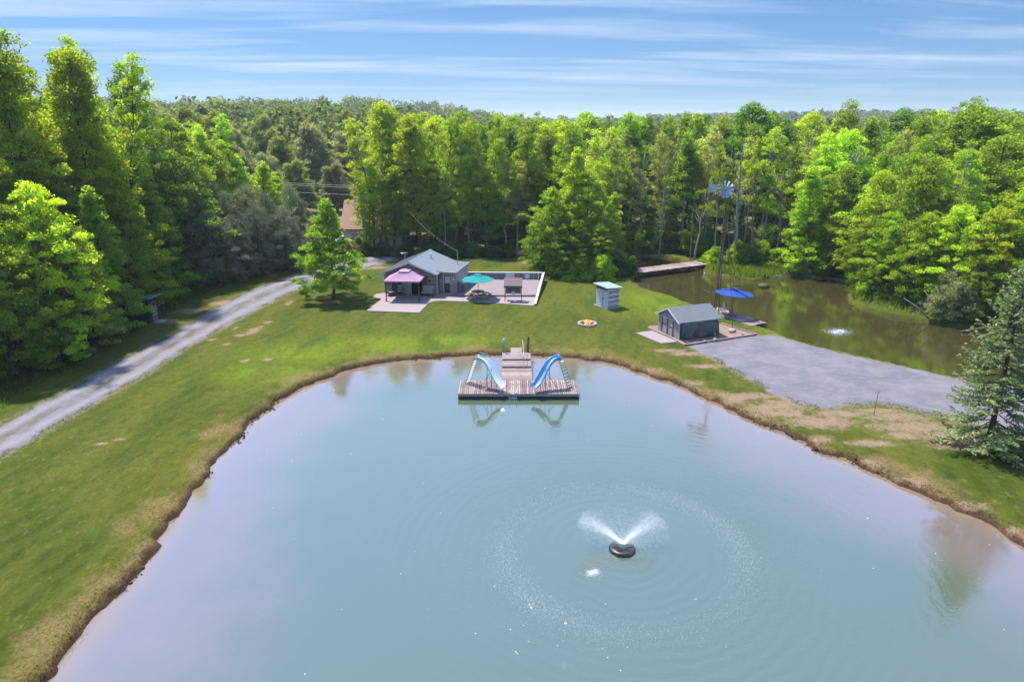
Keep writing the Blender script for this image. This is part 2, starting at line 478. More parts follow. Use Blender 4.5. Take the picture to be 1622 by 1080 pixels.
DRIVE_L = pxpoly([(-60, 702), (0, 673), (74, 638), (148, 597), (222, 556), (278, 528), (330, 497), (370, 473), (420, 453), (470, 435), (520, 423), (560, 413)], 0) + [(-17, 97), (-21, 108), (-28, 128)]
DRIVE_R = pxpoly([(-60, 752), (0, 721), (74, 679), (148, 637), (222, 597), (296, 549), (345, 522), (385, 500), (444, 471), (493, 448), (545, 433), (595, 420)], 0) + [(-13, 99), (-17, 111), (-24, 130)]
PAD = pxpoly([(1092, 546), (1130, 541), (1170, 535), (1226, 532), (1272, 546.5), (1330, 561), (1420, 580), (1512, 600)], 0) + [(38, 43.5), (48, 42.5), (56, 41)] + [(52, 33)] + pxpoly([(1660, 700), (1600, 682), (1540, 668), (1500, 658), (1465, 651), (1425, 641), (1385, 637), (1330, 642), (1300, 645), (1268, 640), (1230, 624), (1180, 594), (1130, 567)], 0)
WOOD_EDGE = [(-34.2, 12), (-35.5, 38), (-36.2, 46), (-36.5, 54), (-36, 62), (-35.5, 72), (-35, 78), (-31, 84), (-27, 90)] 
WOODS = WOOD_EDGE + [(-24, 96), (-20, 96.0), (-10, 95.5), (0, 95), (5, 92), (8.5, 83), (11, 79), (15, 80), (15, 92), (24, 96), (30, 84), (37, 76), (38, 66), (44, 61), (60, 56), (90, 40), (400, 40), (3000, 40), (3000, 6000), (-3000, 6000), (-3000, 12)]
sw = sdf(WOODS, XX, YY).reshape(XX.shape)          # negative inside the woods
gr = NT('lawn_and_bank')
def dist_to(X, Y, pts, r):
    o = np.zeros(X.shape)
    for (x, y, rx, ry) in pts: o = np.maximum(o, np.exp(-(((X - x) / rx) ** 2 + ((Y - y) / ry) ** 2) * r))
    return o
def gp(px, py, rx, ry): x, y = G(px, py); return (x, y, rx, ry)
lush = dist_to(XX, YY, [gp(610, 545, 7, 3.0), gp(480, 560, 5, 3), gp(720, 540, 4, 2), gp(1040, 480, 4, 5), gp(1230, 520, 2, 2), gp(420, 590, 4, 2.5), gp(1010, 470, 2.5, 4), gp(1030, 372, 6, 6)], 1.0)
bare = dist_to(XX, YY, [gp(379, 531, .8, .5), gp(400, 524, .8, 1.4), gp(412, 518, .5, .6), gp(358, 545, .5, .5), gp(458, 480, .5, 1.3), gp(336, 538, .5, .6), gp(388, 571, .5, .5), gp(424, 569, .5, .5), gp(375, 519, .4, .6), gp(425, 510, .6, .6), gp(262, 508, 2.2, 1.2), gp(300, 492, 2, 1.4), gp(350, 480, 1.5, 1.5), gp(590, 424, 3, 1.2), gp(845, 415, 2.4, 2.0), gp(870, 425, 1.6, 1.6), gp(900, 435, 2.5, .7),
    gp(1330, 655, 2.4, .9), gp(1420, 660, 3.0, 1.0), gp(1250, 655, 1.5, 1.2), gp(1500, 690, 3.5, .8), gp(1430, 690, 1.6, .8), gp(1120, 580, 2, .7), gp(1060, 555, 2, .6), gp(1085, 560, 2, .8), gp(950, 566, 1.2, .5), gp(1210, 650, 1.6, 1.6), gp(1390, 650, 2.4, .7), gp(1560, 690, 3.6, 1.0), gp(1300, 668, 3.2, 1.5), gp(1450, 676, 4.2, 1.3), gp(1240, 642, 2.5, 1.5), gp(1180, 628, 3, .9), gp(1530, 702, 3.4, 1.2), gp(1380, 702, 2, .7), gp(1030, 586, 1.6, .6), gp(1090, 606, 1.6, .7), gp(1150, 634, 1.6, .9), gp(1290, 695, 1.5, .8), gp(1370, 733, 1.5, .7), gp(1440, 762, 1.5, .7), gp(1530, 803, 1.6, .7), gp(1600, 842, 1.6, .7), gp(160, 702, .5, .3), gp(190, 695, .5, .3)], 1.0)
gmesh = fast_mesh('ground', np.stack([XX, YY, ZZ], -1).reshape(-1, 3), quads, None, None, True)
grv = np.minimum(sdf(np.array(list(DRIVE_L) + list(DRIVE_R)[::-1]), XX, YY), sdf(PAD, XX, YY)).reshape(XX.shape)
for nm, arr in (('grv', grv), ('sd', SS), ('sd_main', S1), ('wood', sw), ('lush', lush), ('bare', bare)):
    a = gmesh.attributes.new(nm, 'FLOAT', 'POINT'); a.data.foreach_set('value', np.clip(arr, -50, 50).astype(np.float32).ravel())
co = gr.coord('Object')
n_fine = gr.noise(7.0, 6, 0.7, co); n_mid = gr.noise(0.9, 5, 0.6, co); n_big = gr.noise(0.11, 4, 0.55, co)
streak = gr.noise(0.55, 4, 0.55, gr.coord('Object', (1.0, 0.22, 1), (0, 0, R(-14))))
gcol = gr.mix(gr.step(n_big, 0.36, 0.66), (0.0328, 0.0458, 0.0027), (0.0554, 0.0635, 0.0042))
gcol = gr.mix(gr.math('MULTIPLY', gr.step(streak, 0.42, 0.70), 0.7), gcol, (0.0793, 0.0781, 0.0066))
gcol = gr.mix(gr.math('MULTIPLY', gr.step(n_mid, 0.50, 0.72), 0.55), gcol, (0.0237, 0.0385, 0.0024))
gcol = gr.mix(gr.math('MULTIPLY', gr.attr('lush'), 0.8), gcol, (0.105, 0.150, 0.004))
blot = gr.noise(0.33, 5, 0.62, gr.coord('Object', (1.0, 0.45, 1), (0, 0, R(-14))))
gcol = gr.mix(gr.math('MULTIPLY', gr.step(blot, 0.50, 0.62), 0.7), gcol, (0.0706, 0.073, 0.009))
gcol = gr.mix(gr.math('MULTIPLY', gr.step(blot, 0.48, 0.32), 0.55), gcol, (0.0166, 0.0352, 0.002))
tuft = gr.noise(2.6, 6, 0.72, gr.coord('Object', (1.0, 0.6, 1)))
gcol = gr.mix(gr.math('MULTIPLY', gr.step(tuft, 0.50, 0.64), 0.5), gcol, (0.0133, 0.0299, 0.0015))
gcol = gr.mix(gr.math('MULTIPLY', gr.step(tuft, 0.46, 0.32), 0.55), gcol, (0.1162, 0.1188, 0.025))
mow = gr.new('ShaderNodeTexWave', wave_type='BANDS', bands_direction='X'); mow.inputs['Scale'].default_value = 0.26; mow.inputs['Distortion'].default_value = 1.2; mow.inputs['Detail'].default_value = 1.0
gr.l.new(gr.coord('Object', (1, 1, 1), (0, 0, R(20))), mow.inputs['Vector'])
gcol = gr.mix(gr.math('MULTIPLY', gr.step(mow.outputs[0], 0.35, 0.65), 0.22), gcol, (0.0622, 0.088, 0.006))
spk = gr.step(gr.noise(1.6, 5, 0.75, co), 0.64, 0.72)
gcol = gr.mix(gr.math('MULTIPLY', spk, 0.55), gcol, (0.1743, 0.1511, 0.0251))
# dry trampled fringe along the pond
fr = gr.math('ADD', gr.attr('sd_main'), gr.math('ADD', gr.math('MULTIPLY', gr.math('SUBTRACT', n_mid, 0.5), 3.4), gr.math('MULTIPLY', gr.math('SUBTRACT', gr.noise(0.2, 3, 0.5, co), 0.46), 7.0)))
dry = gr.math('MULTIPLY', gr.step(fr, 1.9, 0.25), gr.step(n_fine, 0.30, 0.56))
gcol = gr.mix(gr.math('MULTIPLY', dry, 0.6), gcol, (0.1775, 0.1098, 0.0555))
br_ = gr.step(gr.math('ADD', gr.attr('bare'), gr.math('MULTIPLY', gr.math('SUBTRACT', gr.noise(1.7, 7, 0.78, co), 0.5), 2.2)), 0.35, 1.0)
gcol = gr.mix(gr.math('MULTIPLY', br_, 0.85), gcol, gr.mix(n_fine, (0.1409, 0.0842, 0.0512), (0.261, 0.187, 0.1367)))
# dark wet earth of the cut bank
ea = gr.math('ADD', gr.attr('sd'), gr.math('MULTIPLY', gr.math('SUBTRACT', gr.noise(1.8, 6, 0.75, co), 0.5), 0.95))
gcol = gr.mix(gr.math('MULTIPLY', gr.step(ea, 0.30, 0.02), gr.math('ADD', 0.25, gr.step(gr.attr('sd_main'), 4.0, 2.0), clamp=True)), gcol, gr.mix(gr.noise(9, 5, 0.7, co), (0.0157, 0.0089, 0.0051), (0.0887, 0.0467, 0.0257)))
gcol = gr.mix(gr.math('MULTIPLY', gr.step(gr.attr('sd'), -0.12, -0.5), gr.step(gr.attr('sd_main'), 4.0, 2.0)), gcol, (0.1566, 0.1029, 0.064))
# gravel thrown off the drive and the yard into the grass
gd_ = gr.math('ADD', gr.attr('grv'), gr.math('MULTIPLY', gr.math('SUBTRACT', gr.noise(2.2, 6, 0.75, co), 0.5), 2.2))
gcol = gr.mix(gr.math('MULTIPLY', gr.step(gd_, 0.75, 0.05), 0.8), gcol, gr.mix(n_fine, (0.0996, 0.081, 0.0585), (0.2075, 0.1782, 0.1482)))
# floor of the woods
fw = gr.math('ADD', gr.attr('wood'), gr.math('MULTIPLY', gr.math('SUBTRACT', n_mid, 0.5), 4.0))
gcol = gr.mix(gr.step(fw, 0.9, -0.9), gcol, gr.mix(n_mid, (0.052, 0.080, 0.020), (0.150, 0.130, 0.062)))
mul = gr.math('ADD', gr.math('MULTIPLY', n_fine, 1.3), 0.48)
ccb = gr.new('ShaderNodeCombineColor')
for i in range(3): gr.l.new(mul, ccb.inputs[i])
gcol = gr.mix(1.0, gcol, ccb.outputs[0], 'MULTIPLY')
hgt_ = gr.math('ADD', gr.noise(11, 6, 0.75, co), gr.math('MULTIPLY', n_mid, 0.8))
gmesh.materials.append(gr.done(gr.pbr(gcol, 0.92, 0.12, gr.bump(hgt_, 0.75, 0.10))))
tag(link('ground', gmesh), 'mown lawn, pond banks and woodland floor', None, kind='structure')

# water
def water(name, poly, mat, step):
    x0, y0 = poly.min(0) - 1.5; x1, y1 = poly.max(0) + 1.5
    X, Y = np.meshgrid(np.arange(x0, x1 + step, step), np.arange(y0, y1 + step, step))
    s = sdf(poly, X, Y).reshape(X.shape)
    ok = (s[:-1, :-1] < 1.2)
    i = np.arange(X.size).reshape(X.shape)
    q = np.stack([i[:-1, :-1], i[:-1, 1:], i[1:, 1:], i[1:, :-1]], -1)[ok]
    me = fast_mesh(name, np.stack([X, Y, np.full(X.shape, WATER_Z)], -1).reshape(-1, 3), q, mat, None, True)
    a = me.attributes.new('sd', 'FLOAT', 'POINT'); a.data.foreach_set('value', s.astype(np.float32).ravel())
    return tag(link(name, me), None, None, kind='structure')
FX, FY = 4.95, 26.3                                 # the fountain
w = NT('milky_green_water')
wc = w.coord('Object')
dv = w.new('ShaderNodeVectorMath', operation='DISTANCE'); w.l.new(wc, dv.inputs[0]); dv.inputs[1].default_value = (FX, FY, WATER_Z)
dd = dv.outputs['Value']
ring = w.math('MULTIPLY', w.step(dd, 4.0, 5.4), w.step(dd, 10.5, 5.6))
far_r = w.step(dd, 17.0, 6.0)
rip = w.noise(7.0, 4, 0.6, w.coord('Object', (1, 1, 1)), 0.6)
rip2 = w.noise(1.1, 3, 0.5, wc)
swv = w.new('ShaderNodeMath', operation='SINE'); w.put(swv.inputs[0], w.math('ADD', w.math('MULTIPLY', dd, 11.0), w.math('MULTIPLY', rip2, 9.0)))
hh = w.math('ADD', w.math('MULTIPLY', rip, w.math('ADD', w.math('MULTIPLY', ring, 0.55), w.math('ADD', w.math('MULTIPLY', far_r, 0.35), w.math('MULTIPLY', w.step(w.noise(0.22, 4, 0.6, wc), 0.42, 0.64), 0.15)))),
            w.math('ADD', w.math('MULTIPLY', swv.outputs[0], w.math('MULTIPLY', far_r, 0.12)), w.math('MULTIPLY', rip2, 0.10)))
dep = w.math('ADD', w.attr('sd'), w.math('MULTIPLY', w.math('SUBTRACT', w.noise(0.16, 5, 0.6, wc), 0.5), 9.0))
sh = w.step(dep, -8.5, -0.2)
wcol = w.mix(sh, (0.060, 0.084, 0.047), (0.128, 0.102, 0.090))
wcol = w.mix(w.step(w.math('ADD', w.attr('sd'), w.math('MULTIPLY', w.math('SUBTRACT', rip2, 0.5), 0.7)), -1.3, 0.0), wcol, (0.1641, 0.1153, 0.0743))
p = w.new('ShaderNodeBsdfPrincipled')
w.put(p.inputs['Base Color'], wcol); p.inputs['Roughness'].default_value = 0.06; p.inputs['IOR'].default_value = 2.4
w.l.new(w.bump(hh, 0.55, 0.05), p.inputs['Normal'])
M['water'] = w.done(p.outputs[0])
water('pond_water', POND, M['water'], 0.5)
w = NT('brown_pond_water')
wc = w.coord('Object')
r1 = w.noise(3.0, 4, 0.6, wc, 0.5); r2 = w.noise(0.4, 3, 0.5, wc)
wcol = w.mix(w.step(w.attr('sd'), -0.7, 0.1), (0.036, 0.031, 0.010), (0.070, 0.050, 0.016))
p = w.new('ShaderNodeBsdfPrincipled')
w.put(p.inputs['Base Color'], wcol); p.inputs['Roughness'].default_value = 0.05; p.inputs['IOR'].default_value = 2.0
w.l.new(w.bump(w.math('ADD', w.math('MULTIPLY', r1, 0.35), r2), 0.25, 0.05), p.inputs['Normal'])
M['water2'] = w.done(p.outputs[0])
water('rear_pond_water', REAR, M['water2'], 0.8)

# gravel
gv = NT('grey_gravel')
co = gv.coord('Object')
a = gv.noise(16, 5, 0.75, co); b = gv.noise(0.5, 5, 0.6, co); c = gv.noise(2.6, 6, 0.72, gv.coord('Object', (.45, 1.3, 1), (0, 0, R(-6))))
col = gv.mix(gv.step(b, 0.35, 0.68), (0.112, 0.1091, 0.1307), (0.1535, 0.141, 0.1591))
col = gv.mix(gv.math('MULTIPLY', gv.step(c, 0.45, 0.72), 0.6), col, (0.2033, 0.1886, 0.2021))
col = gv.mix(gv.math('MULTIPLY', gv.step(gv.noise(0.9, 6, 0.7, co), 0.55, 0.75), 0.55), col, (0.1743, 0.1353, 0.1118))
col = gv.mix(gv.math('MULTIPLY', gv.attr('centre'), gv.step(gv.noise(0.8, 5, .7, gv.coord('Object', (1.5, .4, 1))), 0.42, 0.58)), col, (0.0913, 0.082, 0.0387))
col = gv.mix(gv.math('MULTIPLY', gv.attr('track'), 0.55), col, (0.2241, 0.205, 0.2193))
m2 = gv.math('ADD', gv.math('MULTIPLY', a, 0.7), 0.65)
cc = gv.new('ShaderNodeCombineColor')
for i in range(3): gv.l.new(m2, cc.inputs[i])
col = gv.mix(1.0, col, cc.outputs[0], 'MULTIPLY')
M['gravel'] = gv.done(gv.pbr(col, 0.95, 0.15, gv.bump(a, 0.7, 0.05)))
def resample(pts, n):
    p = np.array(pts); s = np.r_[0, np.cumsum(np.hypot(*np.diff(p, axis=0).T))]
    t = np.linspace(0, s[-1], n)
    return np.stack([np.interp(t, s, p[:, 0]), np.interp(t, s, p[:, 1])], -1)
def soft(p, k=9):
    q = np.pad(p, ((k, k), (0, 0)), 'edge'); ker = np.ones(2 * k + 1) / (2 * k + 1)
    return np.stack([np.convolve(q[:, i], ker, 'valid') for i in (0, 1)], -1)
NL = 520
l = soft(resample(DRIVE_L, NL), 14); r = soft(resample(DRIVE_R, NL), 14)
l[:, 0] += .28 * vnoise(l[:, 0], l[:, 1], 1.7, 21) + .14 * vnoise(l[:, 0], l[:, 1], .5, 22)
r[:, 0] += .22 * vnoise(r[:, 0], r[:, 1], 1.9, 23) + .12 * vnoise(r[:, 0], r[:, 1], .5, 24)
W = 15
t = np.linspace(0, 1, W)[None, :, None]
P3 = l[:, None, :] * (1 - t) + r[:, None, :] * t
prof = -0.045 * np.exp(-((t[..., 0] - .25) / .11) ** 2) - 0.045 * np.exp(-((t[..., 0] - .75) / .11) ** 2)
zz = base_h(P3[..., 0], P3[..., 1]) + 0.055 + prof * .6 - 0.05 * ((np.abs(t[..., 0] - .5) * 2) ** 8)
i = np.arange(NL * W).reshape(NL, W)
q = np.stack([i[:-1, :-1], i[:-1, 1:], i[1:, 1:], i[1:, :-1]], -1).reshape(-1, 4)
me = fast_mesh('gravel_drive', np.concatenate([P3, zz[..., None]], -1).reshape(-1, 3), q, M['gravel'], None, True)
at = me.attributes.new('centre', 'FLOAT', 'POINT'); at.data.foreach_set('value', (np.exp(-((t[..., 0] - .5) / .14) ** 2) * np.ones((NL, 1))).astype(np.float32).ravel())
at = me.attributes.new('track', 'FLOAT', 'POINT'); at.data.foreach_set('value', ((np.exp(-((t[..., 0] - .22) / .1) ** 2) + np.exp(-((t[..., 0] - .80) / .13) ** 2)) * np.ones((NL, 1))).astype(np.float32).ravel())
tag(link('gravel_drive', me), 'pale gravel drive running along the left wood', None, kind='structure')
X, Y = np.meshgrid(np.arange(13, 60, .25), np.arange(31, 60, .25))
sp = sdf(PAD, X, Y).reshape(X.shape) + .25 * vnoise(X, Y, 1.3, 31) + .12 * vnoise(X, Y, .5, 32)
i = np.arange(X.size).reshape(X.shape)
q = np.stack([i[:-1, :-1], i[:-1, 1:], i[1:, 1:], i[1:, :-1]], -1)[sp[:-1, :-1] < 0.35]
z = base_h(X, Y) + np.clip(-sp * 0.10, -.06, 0.035) + .006
sr = sdf(REAR, X, Y).reshape(X.shape)
z = np.where(sr < .3, z - (.3 - sr) * 1.2, z)
me = fast_mesh('gravel_yard', np.stack([X, Y, z], -1).reshape(-1, 3), q, M['gravel'], None, True)
tag(link('gravel_yard', me), 'grey gravel yard between the two ponds', None, kind='structure')
# ------------------------------------------------------------------ cabin
def boards_x(parent, name, mat, n, x0, x1, y0, y1, z, th, gap=.012, jz=.006, seed=1, along='y'):
    """a row of separate planks sharing one mesh; along = the direction each plank runs"""
    rb = random.Random(seed); w = ((x1 - x0) if along == 'y' else (y1 - y0)) / n
    L = (y1 - y0) if along == 'y' else (x1 - x0)
    me = (MB().box(0, 0, 0, w - gap, L, th) if along == 'y' else MB().box(0, 0, 0, L, w - gap, th)).mesh(name, mat)
    for i in range(n):
        o = link(name, me, parent)
        o.location = (x0 + (i + .5) * w, (y0 + y1) / 2 + rb.uniform(-.015, .015), z + rb.uniform(-jz, jz)) if along == 'y' else ((x0 + x1) / 2 + rb.uniform(-.015, .015), y0 + (i + .5) * w, z + rb.uniform(-jz, jz))
        o.rotation_euler = (0, 0, rb.uniform(-.004, .004))

cab = thing('cabin', 'weathered log cabin with a blue-grey gable roof on the lawn', 'cabin', (-10.85, 71.85, 0), R(-11.0))
Wc, Lc, Ec, Pc = 2.9, 6.7, 2.4, 3.55
ch = .215
lrows = int(Ec / ch)
rb = random.Random(2)
mesh_cache = {}
def log(x0, x1, y, z, h=ch, axis='x'):
    key = (round(x1 - x0, 2), axis)
    if key not in mesh_cache:
        L = x1 - x0; n = 8; prof = [(math.cos(a) * .085, math.sin(a) * h * .52) for a in [math.pi * (k + .5) / 6 - math.pi / 2 for k in range(6)]]
        b = MB(); pl = [(-c - .0, s) for c, s in prof]
        vs = []; fs = []
        for xx_ in (-L / 2, L / 2):
            for c, s in pl: vs.append((xx_, c, s))
            vs.append((xx_, .06, h * .5)); vs.append((xx_, .06, -h * .5))
        m = len(pl) + 2
        for k in range(m): fs.append((k, (k + 1) % m, (k + 1) % m + m, k + m))
        fs += [tuple(range(m))[::-1], tuple(range(m, 2 * m))]
        b.add(vs, fs); mesh_cache[key] = b.mesh('log', M['log'])
    o = link('log', mesh_cache[key], cab)
    o.location = ((x0 + x1) / 2, y, z) if axis == 'x' else (y, (x0 + x1) / 2, z)
    if axis == 'y': o.rotation_euler = (0, 0, R(90))
    return o
for i in range(lrows + 6):
    z = .06 + ch * (i + .5)
    if z < Ec:
        if z < 2.05:
            log(-Wc, -1.95, 0, z); log(1.75, Wc, 0, z)
        else: log(-Wc, Wc, 0, z)
    else:
        hw = Wc * (Pc - z - .06) / (Pc - Ec)
        if hw > .3: log(-hw, hw, 0, z)
part(cab, 'wall', M['log'], [('b', -Wc + .06, Lc / 2 + .06, Ec / 2, .1, Lc - .1, Ec), ('b', Wc - .06, Lc / 2 + .06, Ec / 2, .1, Lc - .1, Ec), ('y', [(-Wc, 0), (Wc, 0), (Wc, Ec), (0, Pc - .06), (-Wc, Ec)], Lc - .08, Lc)])
part(cab, 'corner_post', M['grey_board'], [('b', -Wc - .02, -.03, Ec / 2, .16, .16, Ec)]); part(cab, 'corner_post', M['grey_board'], [('b', Wc + .02, -.03, Ec / 2, .16, .16, Ec)])
part(cab, 'interior', M['interior'], [('b', 0, 2.2, 1.02, 5.4, .05, 2.0), ('b', 0, 1.3, .04, 5.4, 2.4, .04), ('b', 0, 1.2, 2.12, 5.4, 2.2, .04)])
part(cab, 'sliding_door', M['tan_door'], [('b', 1.55, -.12, 1.05, .62, .05, 2.0), ('b', 1.55, -.155, 1.9, .6, .02, .1), ('b', 1.55, -.155, .3, .6, .02, .1)])
part(cab, 'sliding_door', M['tan_door'], [('b', -1.68, -.12, 1.05, .5, .05, 2.0), ('b', -1.68, -.155, 1.9, .48, .02, .1)])
part(cab, 'inner_door', simple('pale_sage_door', (0.46, 0.52, 0.47), .5, .08), [('b', -.55, .1, 1.0, 1.05, .05, 1.95), ('b', -.1, .06, 1.05, .05, .05, .12)])
part(cab, 'door_rail', M['black_metal'], [('b', 0, -.14, 2.1, 4.0, .05, .06)])
# roof: two slabs, overhanging
sl = math.hypot(Wc, Pc - Ec); an = math.atan2(Pc - Ec, Wc)
def slab(sgn, x0, x1, y0, y1, th, dz):
    """roof slope piece; x measured from ridge outwards"""
    zt = lambda x: Pc + dz - x * math.tan(an)
    vs = [(sgn * x, y, zt(x) + t) for t in (0, th) for y in (y0, y1) for x in (x0, x1)]
    return MB().add(vs, [(0, 1, 3, 2), (4, 6, 7, 5), (0, 4, 5, 1), (2, 3, 7, 6), (0, 2, 6, 4), (1, 5, 7, 3)])
roof = part(cab, 'roof', M['roof'], slab(-1, 0, Wc + .45, -.5, Lc + .4, .10, .02))
r2 = part(cab, 'roof', M['roof'], slab(1, 0, Wc + .22, -.5, Lc + .4, .10, .02))
for k in range(15):
    for sgn, ex in ((-1, .45), (1, .22)):
        part(roof if sgn < 0 else r2, 'seam', M['roof'], slab(sgn, .05, Wc + ex - .02, -.45 + k * .53, -.42 + k * .53, .028, .118))
part(roof, 'ridge_cap', M['roof'], [('y', [(-.2, Pc + .06), (0, Pc + .17), (.2, Pc + .06), (0, Pc + .12)], -.52, Lc + .42)])
part(roof, 'fascia', M['trim'], slab(-1, 0, Wc + .46, -.56, -.50, .15, -.05)); part(r2, 'fascia', M['trim'], slab(1, 0, Wc + .23, -.56, -.50, .15, -.05))
part(roof, 'vent_pipe', M['white'], [('t', [(1.0, 4.1, Pc - .4), (1.0, 4.1, Pc + .18)], .09, 8), ('l', [(.16, 0), (.1, .1)], 8, 1.0, 4.1, Pc + .18)])
# ell with the green door
Xe = 4.75; Fe = .75
part(cab, 'ell_wall', M['log'], [('b', (Wc + Xe) / 2 + .02, Fe + .06, .27, Xe - Wc, .12, .54), ('b', Wc + .28, Fe + .06, 1.4, .5, .12, 1.72), ('b', Xe - .33, Fe + .06, 1.4, .66, .12, 1.72), ('b', (Wc + Xe) / 2, Fe + .06, 2.36, Xe - Wc, .12, .2)])
for i in range(10):
    z = .06 + ch * (i + .5)
    log(Xe - .62, Xe, Fe, z)
    log(Wc + .05, Wc + .45, Fe, z)
part(cab, 'side_wall', simple('pale_lavender_siding', (0.50, 0.50, 0.54), .7, .12, 3.0, .2, 0, .004, (1, 1, 6)), [('b', Xe - .05, Fe + 2.72, 1.2, .1, 5.2, 2.4), ('b', (Wc + Xe) / 2, Fe + 5.3, 1.2, Xe - Wc, .1, 2.4)])
part(cab, 'corner_post', M['grey_board'], [('b', Xe + .03, Fe + .02, 1.2, .14, .14, 2.4)])
el = MB().add([(Wc - .25, Fe - .3, 2.55), (Xe + .22, Fe - .3, 2.44), (Xe + .22, Fe + 5.6, 2.44), (Wc - .25, Fe + 5.6, 2.55), (Wc - .25, Fe - .3, 2.64), (Xe + .22, Fe - .3, 2.53), (Xe + .22, Fe + 5.6, 2.53), (Wc - .25, Fe + 5.6, 2.64)], [(3, 2, 1, 0), (4, 5, 6, 7), (0, 1, 5, 4), (1, 2, 6, 5), (2, 3, 7, 6), (3, 0, 4, 7)])
part(cab, 'ell_roof', M['roof_dark'], el)
part(cab, 'ell_fascia', M['trim'], [('b', (Wc + Xe) / 2, Fe - .33, 2.52, Xe - Wc + .3, .05, .14)])
dr = part(cab, 'door', M['green_door'], [('b', Wc + .98, Fe + .02, 1.18, .86, .07, 1.98)], label='dark green door with a nine-pane window')
part(dr, 'frame', M['trim'], [('b', Wc + .51, Fe - .01, 1.2, .08, .12, 2.1), ('b', Wc + 1.45, Fe - .01, 1.2, .08, .12, 2.1), ('b', Wc + .98, Fe - .01, 2.24, 1.0, .12, .08)])
for a in range(3):
    for b in range(3):
        part(dr, 'pane', M['glass'], [('b', Wc + .98 + (a - 1) * .205, Fe - .026, 1.42 + b * .24, .185, .015, .215)])
part(dr, 'muntin', M['white'], [('b', Wc + .98, Fe - .02, 1.66, .66, .01, .76)])
part(dr, 'handle', M['grey_metal'], [('b', Wc + 1.34, Fe - .05, 1.1, .05, .06, .1)])
part(cab, 'wall_lamp', M['white'], [('b', Wc + 1.66, Fe - .12, 1.75, .14, .16, .28), ('t', [(Wc + 1.66, Fe - .05, 1.95), (Wc + 1.66, Fe - .12, 2.1)], .05, 6)])
part(cab, 'wall_lamp', M['black_metal'], [('l', [(.03, 0), (.1, .05), (.07, .22), (.02, .28)], 8, 2.15, -.17, 1.55)])
part(cab, 'step', M['concrete'], [('b', Wc + .98, Fe - .35, .14, 1.5, .75, .2)])
part(cab, 'service_mast', M['grey_metal'], [('t', [(Wc + 1.1, 4.4, 2.5), (Wc + 1.1, 4.4, 4.1)], .045, 7), ('l', [(.09, 0), (.05, .14)], 7, Wc + 1.1, 4.4, 4.05)])
part(cab, 'antenna', M['white'], [('t', [(-2.6, 5.6, 2.7), (-2.6, 5.6, 3.5)], .03, 6), ('b', -2.6, 5.6, 3.45, .7, .05, .05), ('l', [(.05, 0), (.22, .12)], 9, -2.9, 5.6, 3.3)])
wtop = cab.matrix_basis @ Vector((Wc + 1.1, 4.4, 4.1))
far = Vector((-17.5, 100, 9.0))
wp = [tuple(wtop.lerp(far, t / 14) - Vector((0, 0, 1.1 * 4 * (t / 14) * (1 - t / 14)))) for t in range(15)]
o = link('service_wire', MB().tube(wp, .011, 4).mesh('service_wire', M['wire'])); tag(o, 'thin service cable running from the cabin mast into the poplar grove', 'cable')
for k, (zz_, yy_) in enumerate([(8.4, 0), (8.0, .9), (6.9, .4)]):
    a = Vector((-62, 120 + yy_, zz_ + 1.5)); b = Vector((-20, 112 + yy_, zz_ - .6))
    o = link('power_line', MB().tube([tuple(a.lerp(b, t / 12) - Vector((0, 0, 2.2 * (t / 12) * (1 - t / 12)))) for t in range(13)], .03, 4).mesh('power_line', M['wire']))
    tag(o, ['topmost power line crossing before the far willows', 'middle power line crossing before the far willows', 'lowest power line crossing before the far willows'][k], 'power line', 'power lines before the far hill')

# patio slab with rounded corner, deck slab, low walls
PZ = .06
pts = pxpoly([(580, 492), (664, 495), (680, 479), (687, 477), (694, 476.2), (757, 478), (846, 484)], PZ)
slabp = pts + [(2.6, 70.75), (-5.9, 70.75), (-5.6, 73.2), (-8, 72.3), (-13.4, 73.0)]
cx_, cy_ = G(608, 468, PZ)
arc = [(cx_ + 1.15 * math.cos(a), cy_ + 1.15 * math.sin(a)) for a in [R(100 + 22 * k) for k in range(8)]]
slabp += arc
slabp.append(G(604, 474, PZ))
o = link('patio', MB().prism(slabp, -.1, PZ).mesh('patio', M['concrete'])); tag(o, 'pinkish concrete patio in front of the cabin', None, kind='structure')
jt = part(o, 'joint', simple('patio_joint', (0.2, .17, .16), .9), [('b', -11.6, 66.95, PZ + .003, 4.2, .02, .004), ('b', -5.2, 69.6, PZ + .003, .02, 2.4, .004), ('b', -1.6, 69.4, PZ + .003, .02, 3.4, .004), ('b', -9.0, 70.2, PZ + .003, .02, 3.0, .004)])
dk = link('raised_slab', MB().prism([(-5.9, 70.78), (2.62, 70.78), (3.6, 78.35), (-5.2, 78.6)], -.05, .24).mesh('raised_slab', M['concrete2'])); tag(dk, 'raised pink slab beside the cabin', None, kind='structure')
part(dk, 'step_edge', M['greywall'], [('b', -1.64, 70.73, .115, 8.5, .05, .21)])
lw_ = thing('low_wall', 'low grey panelled wall with a pale cap behind the raised slab', 'wall', (-5.2, 78.65, .2), R(-1.6))
for k in range(8):
    part(lw_, 'panel', M['white'] if k in (4,) else M['greywall'], [('b', .56 + k * 1.1, 0, .36, 1.02, .1, .72)])
    part(lw_, 'post', M['grey_board'], [('b', .02 + k * 1.1, -.02, .39, .09, .16, .78)])
part(lw_, 'cap', M['white'], [('b', 4.4, 0, .81, 9.0, .26, .06)]); part(lw_, 'post', M['white'], [('b', 8.3, -.5, .42, .1, .1, .84)]); part(lw_, 'post', M['grey_board'], [('b', 8.82, -.02, .39, .12, .2, .9)])
part(lw_, 'hatch', M['white'], [('b', 7.0, -.08, .36, .36, .05, .56), ('b', 6.78, -.07, .36, .08, .06, .66), ('b', 7.22, -.07, .36, .08, .06, .66)])
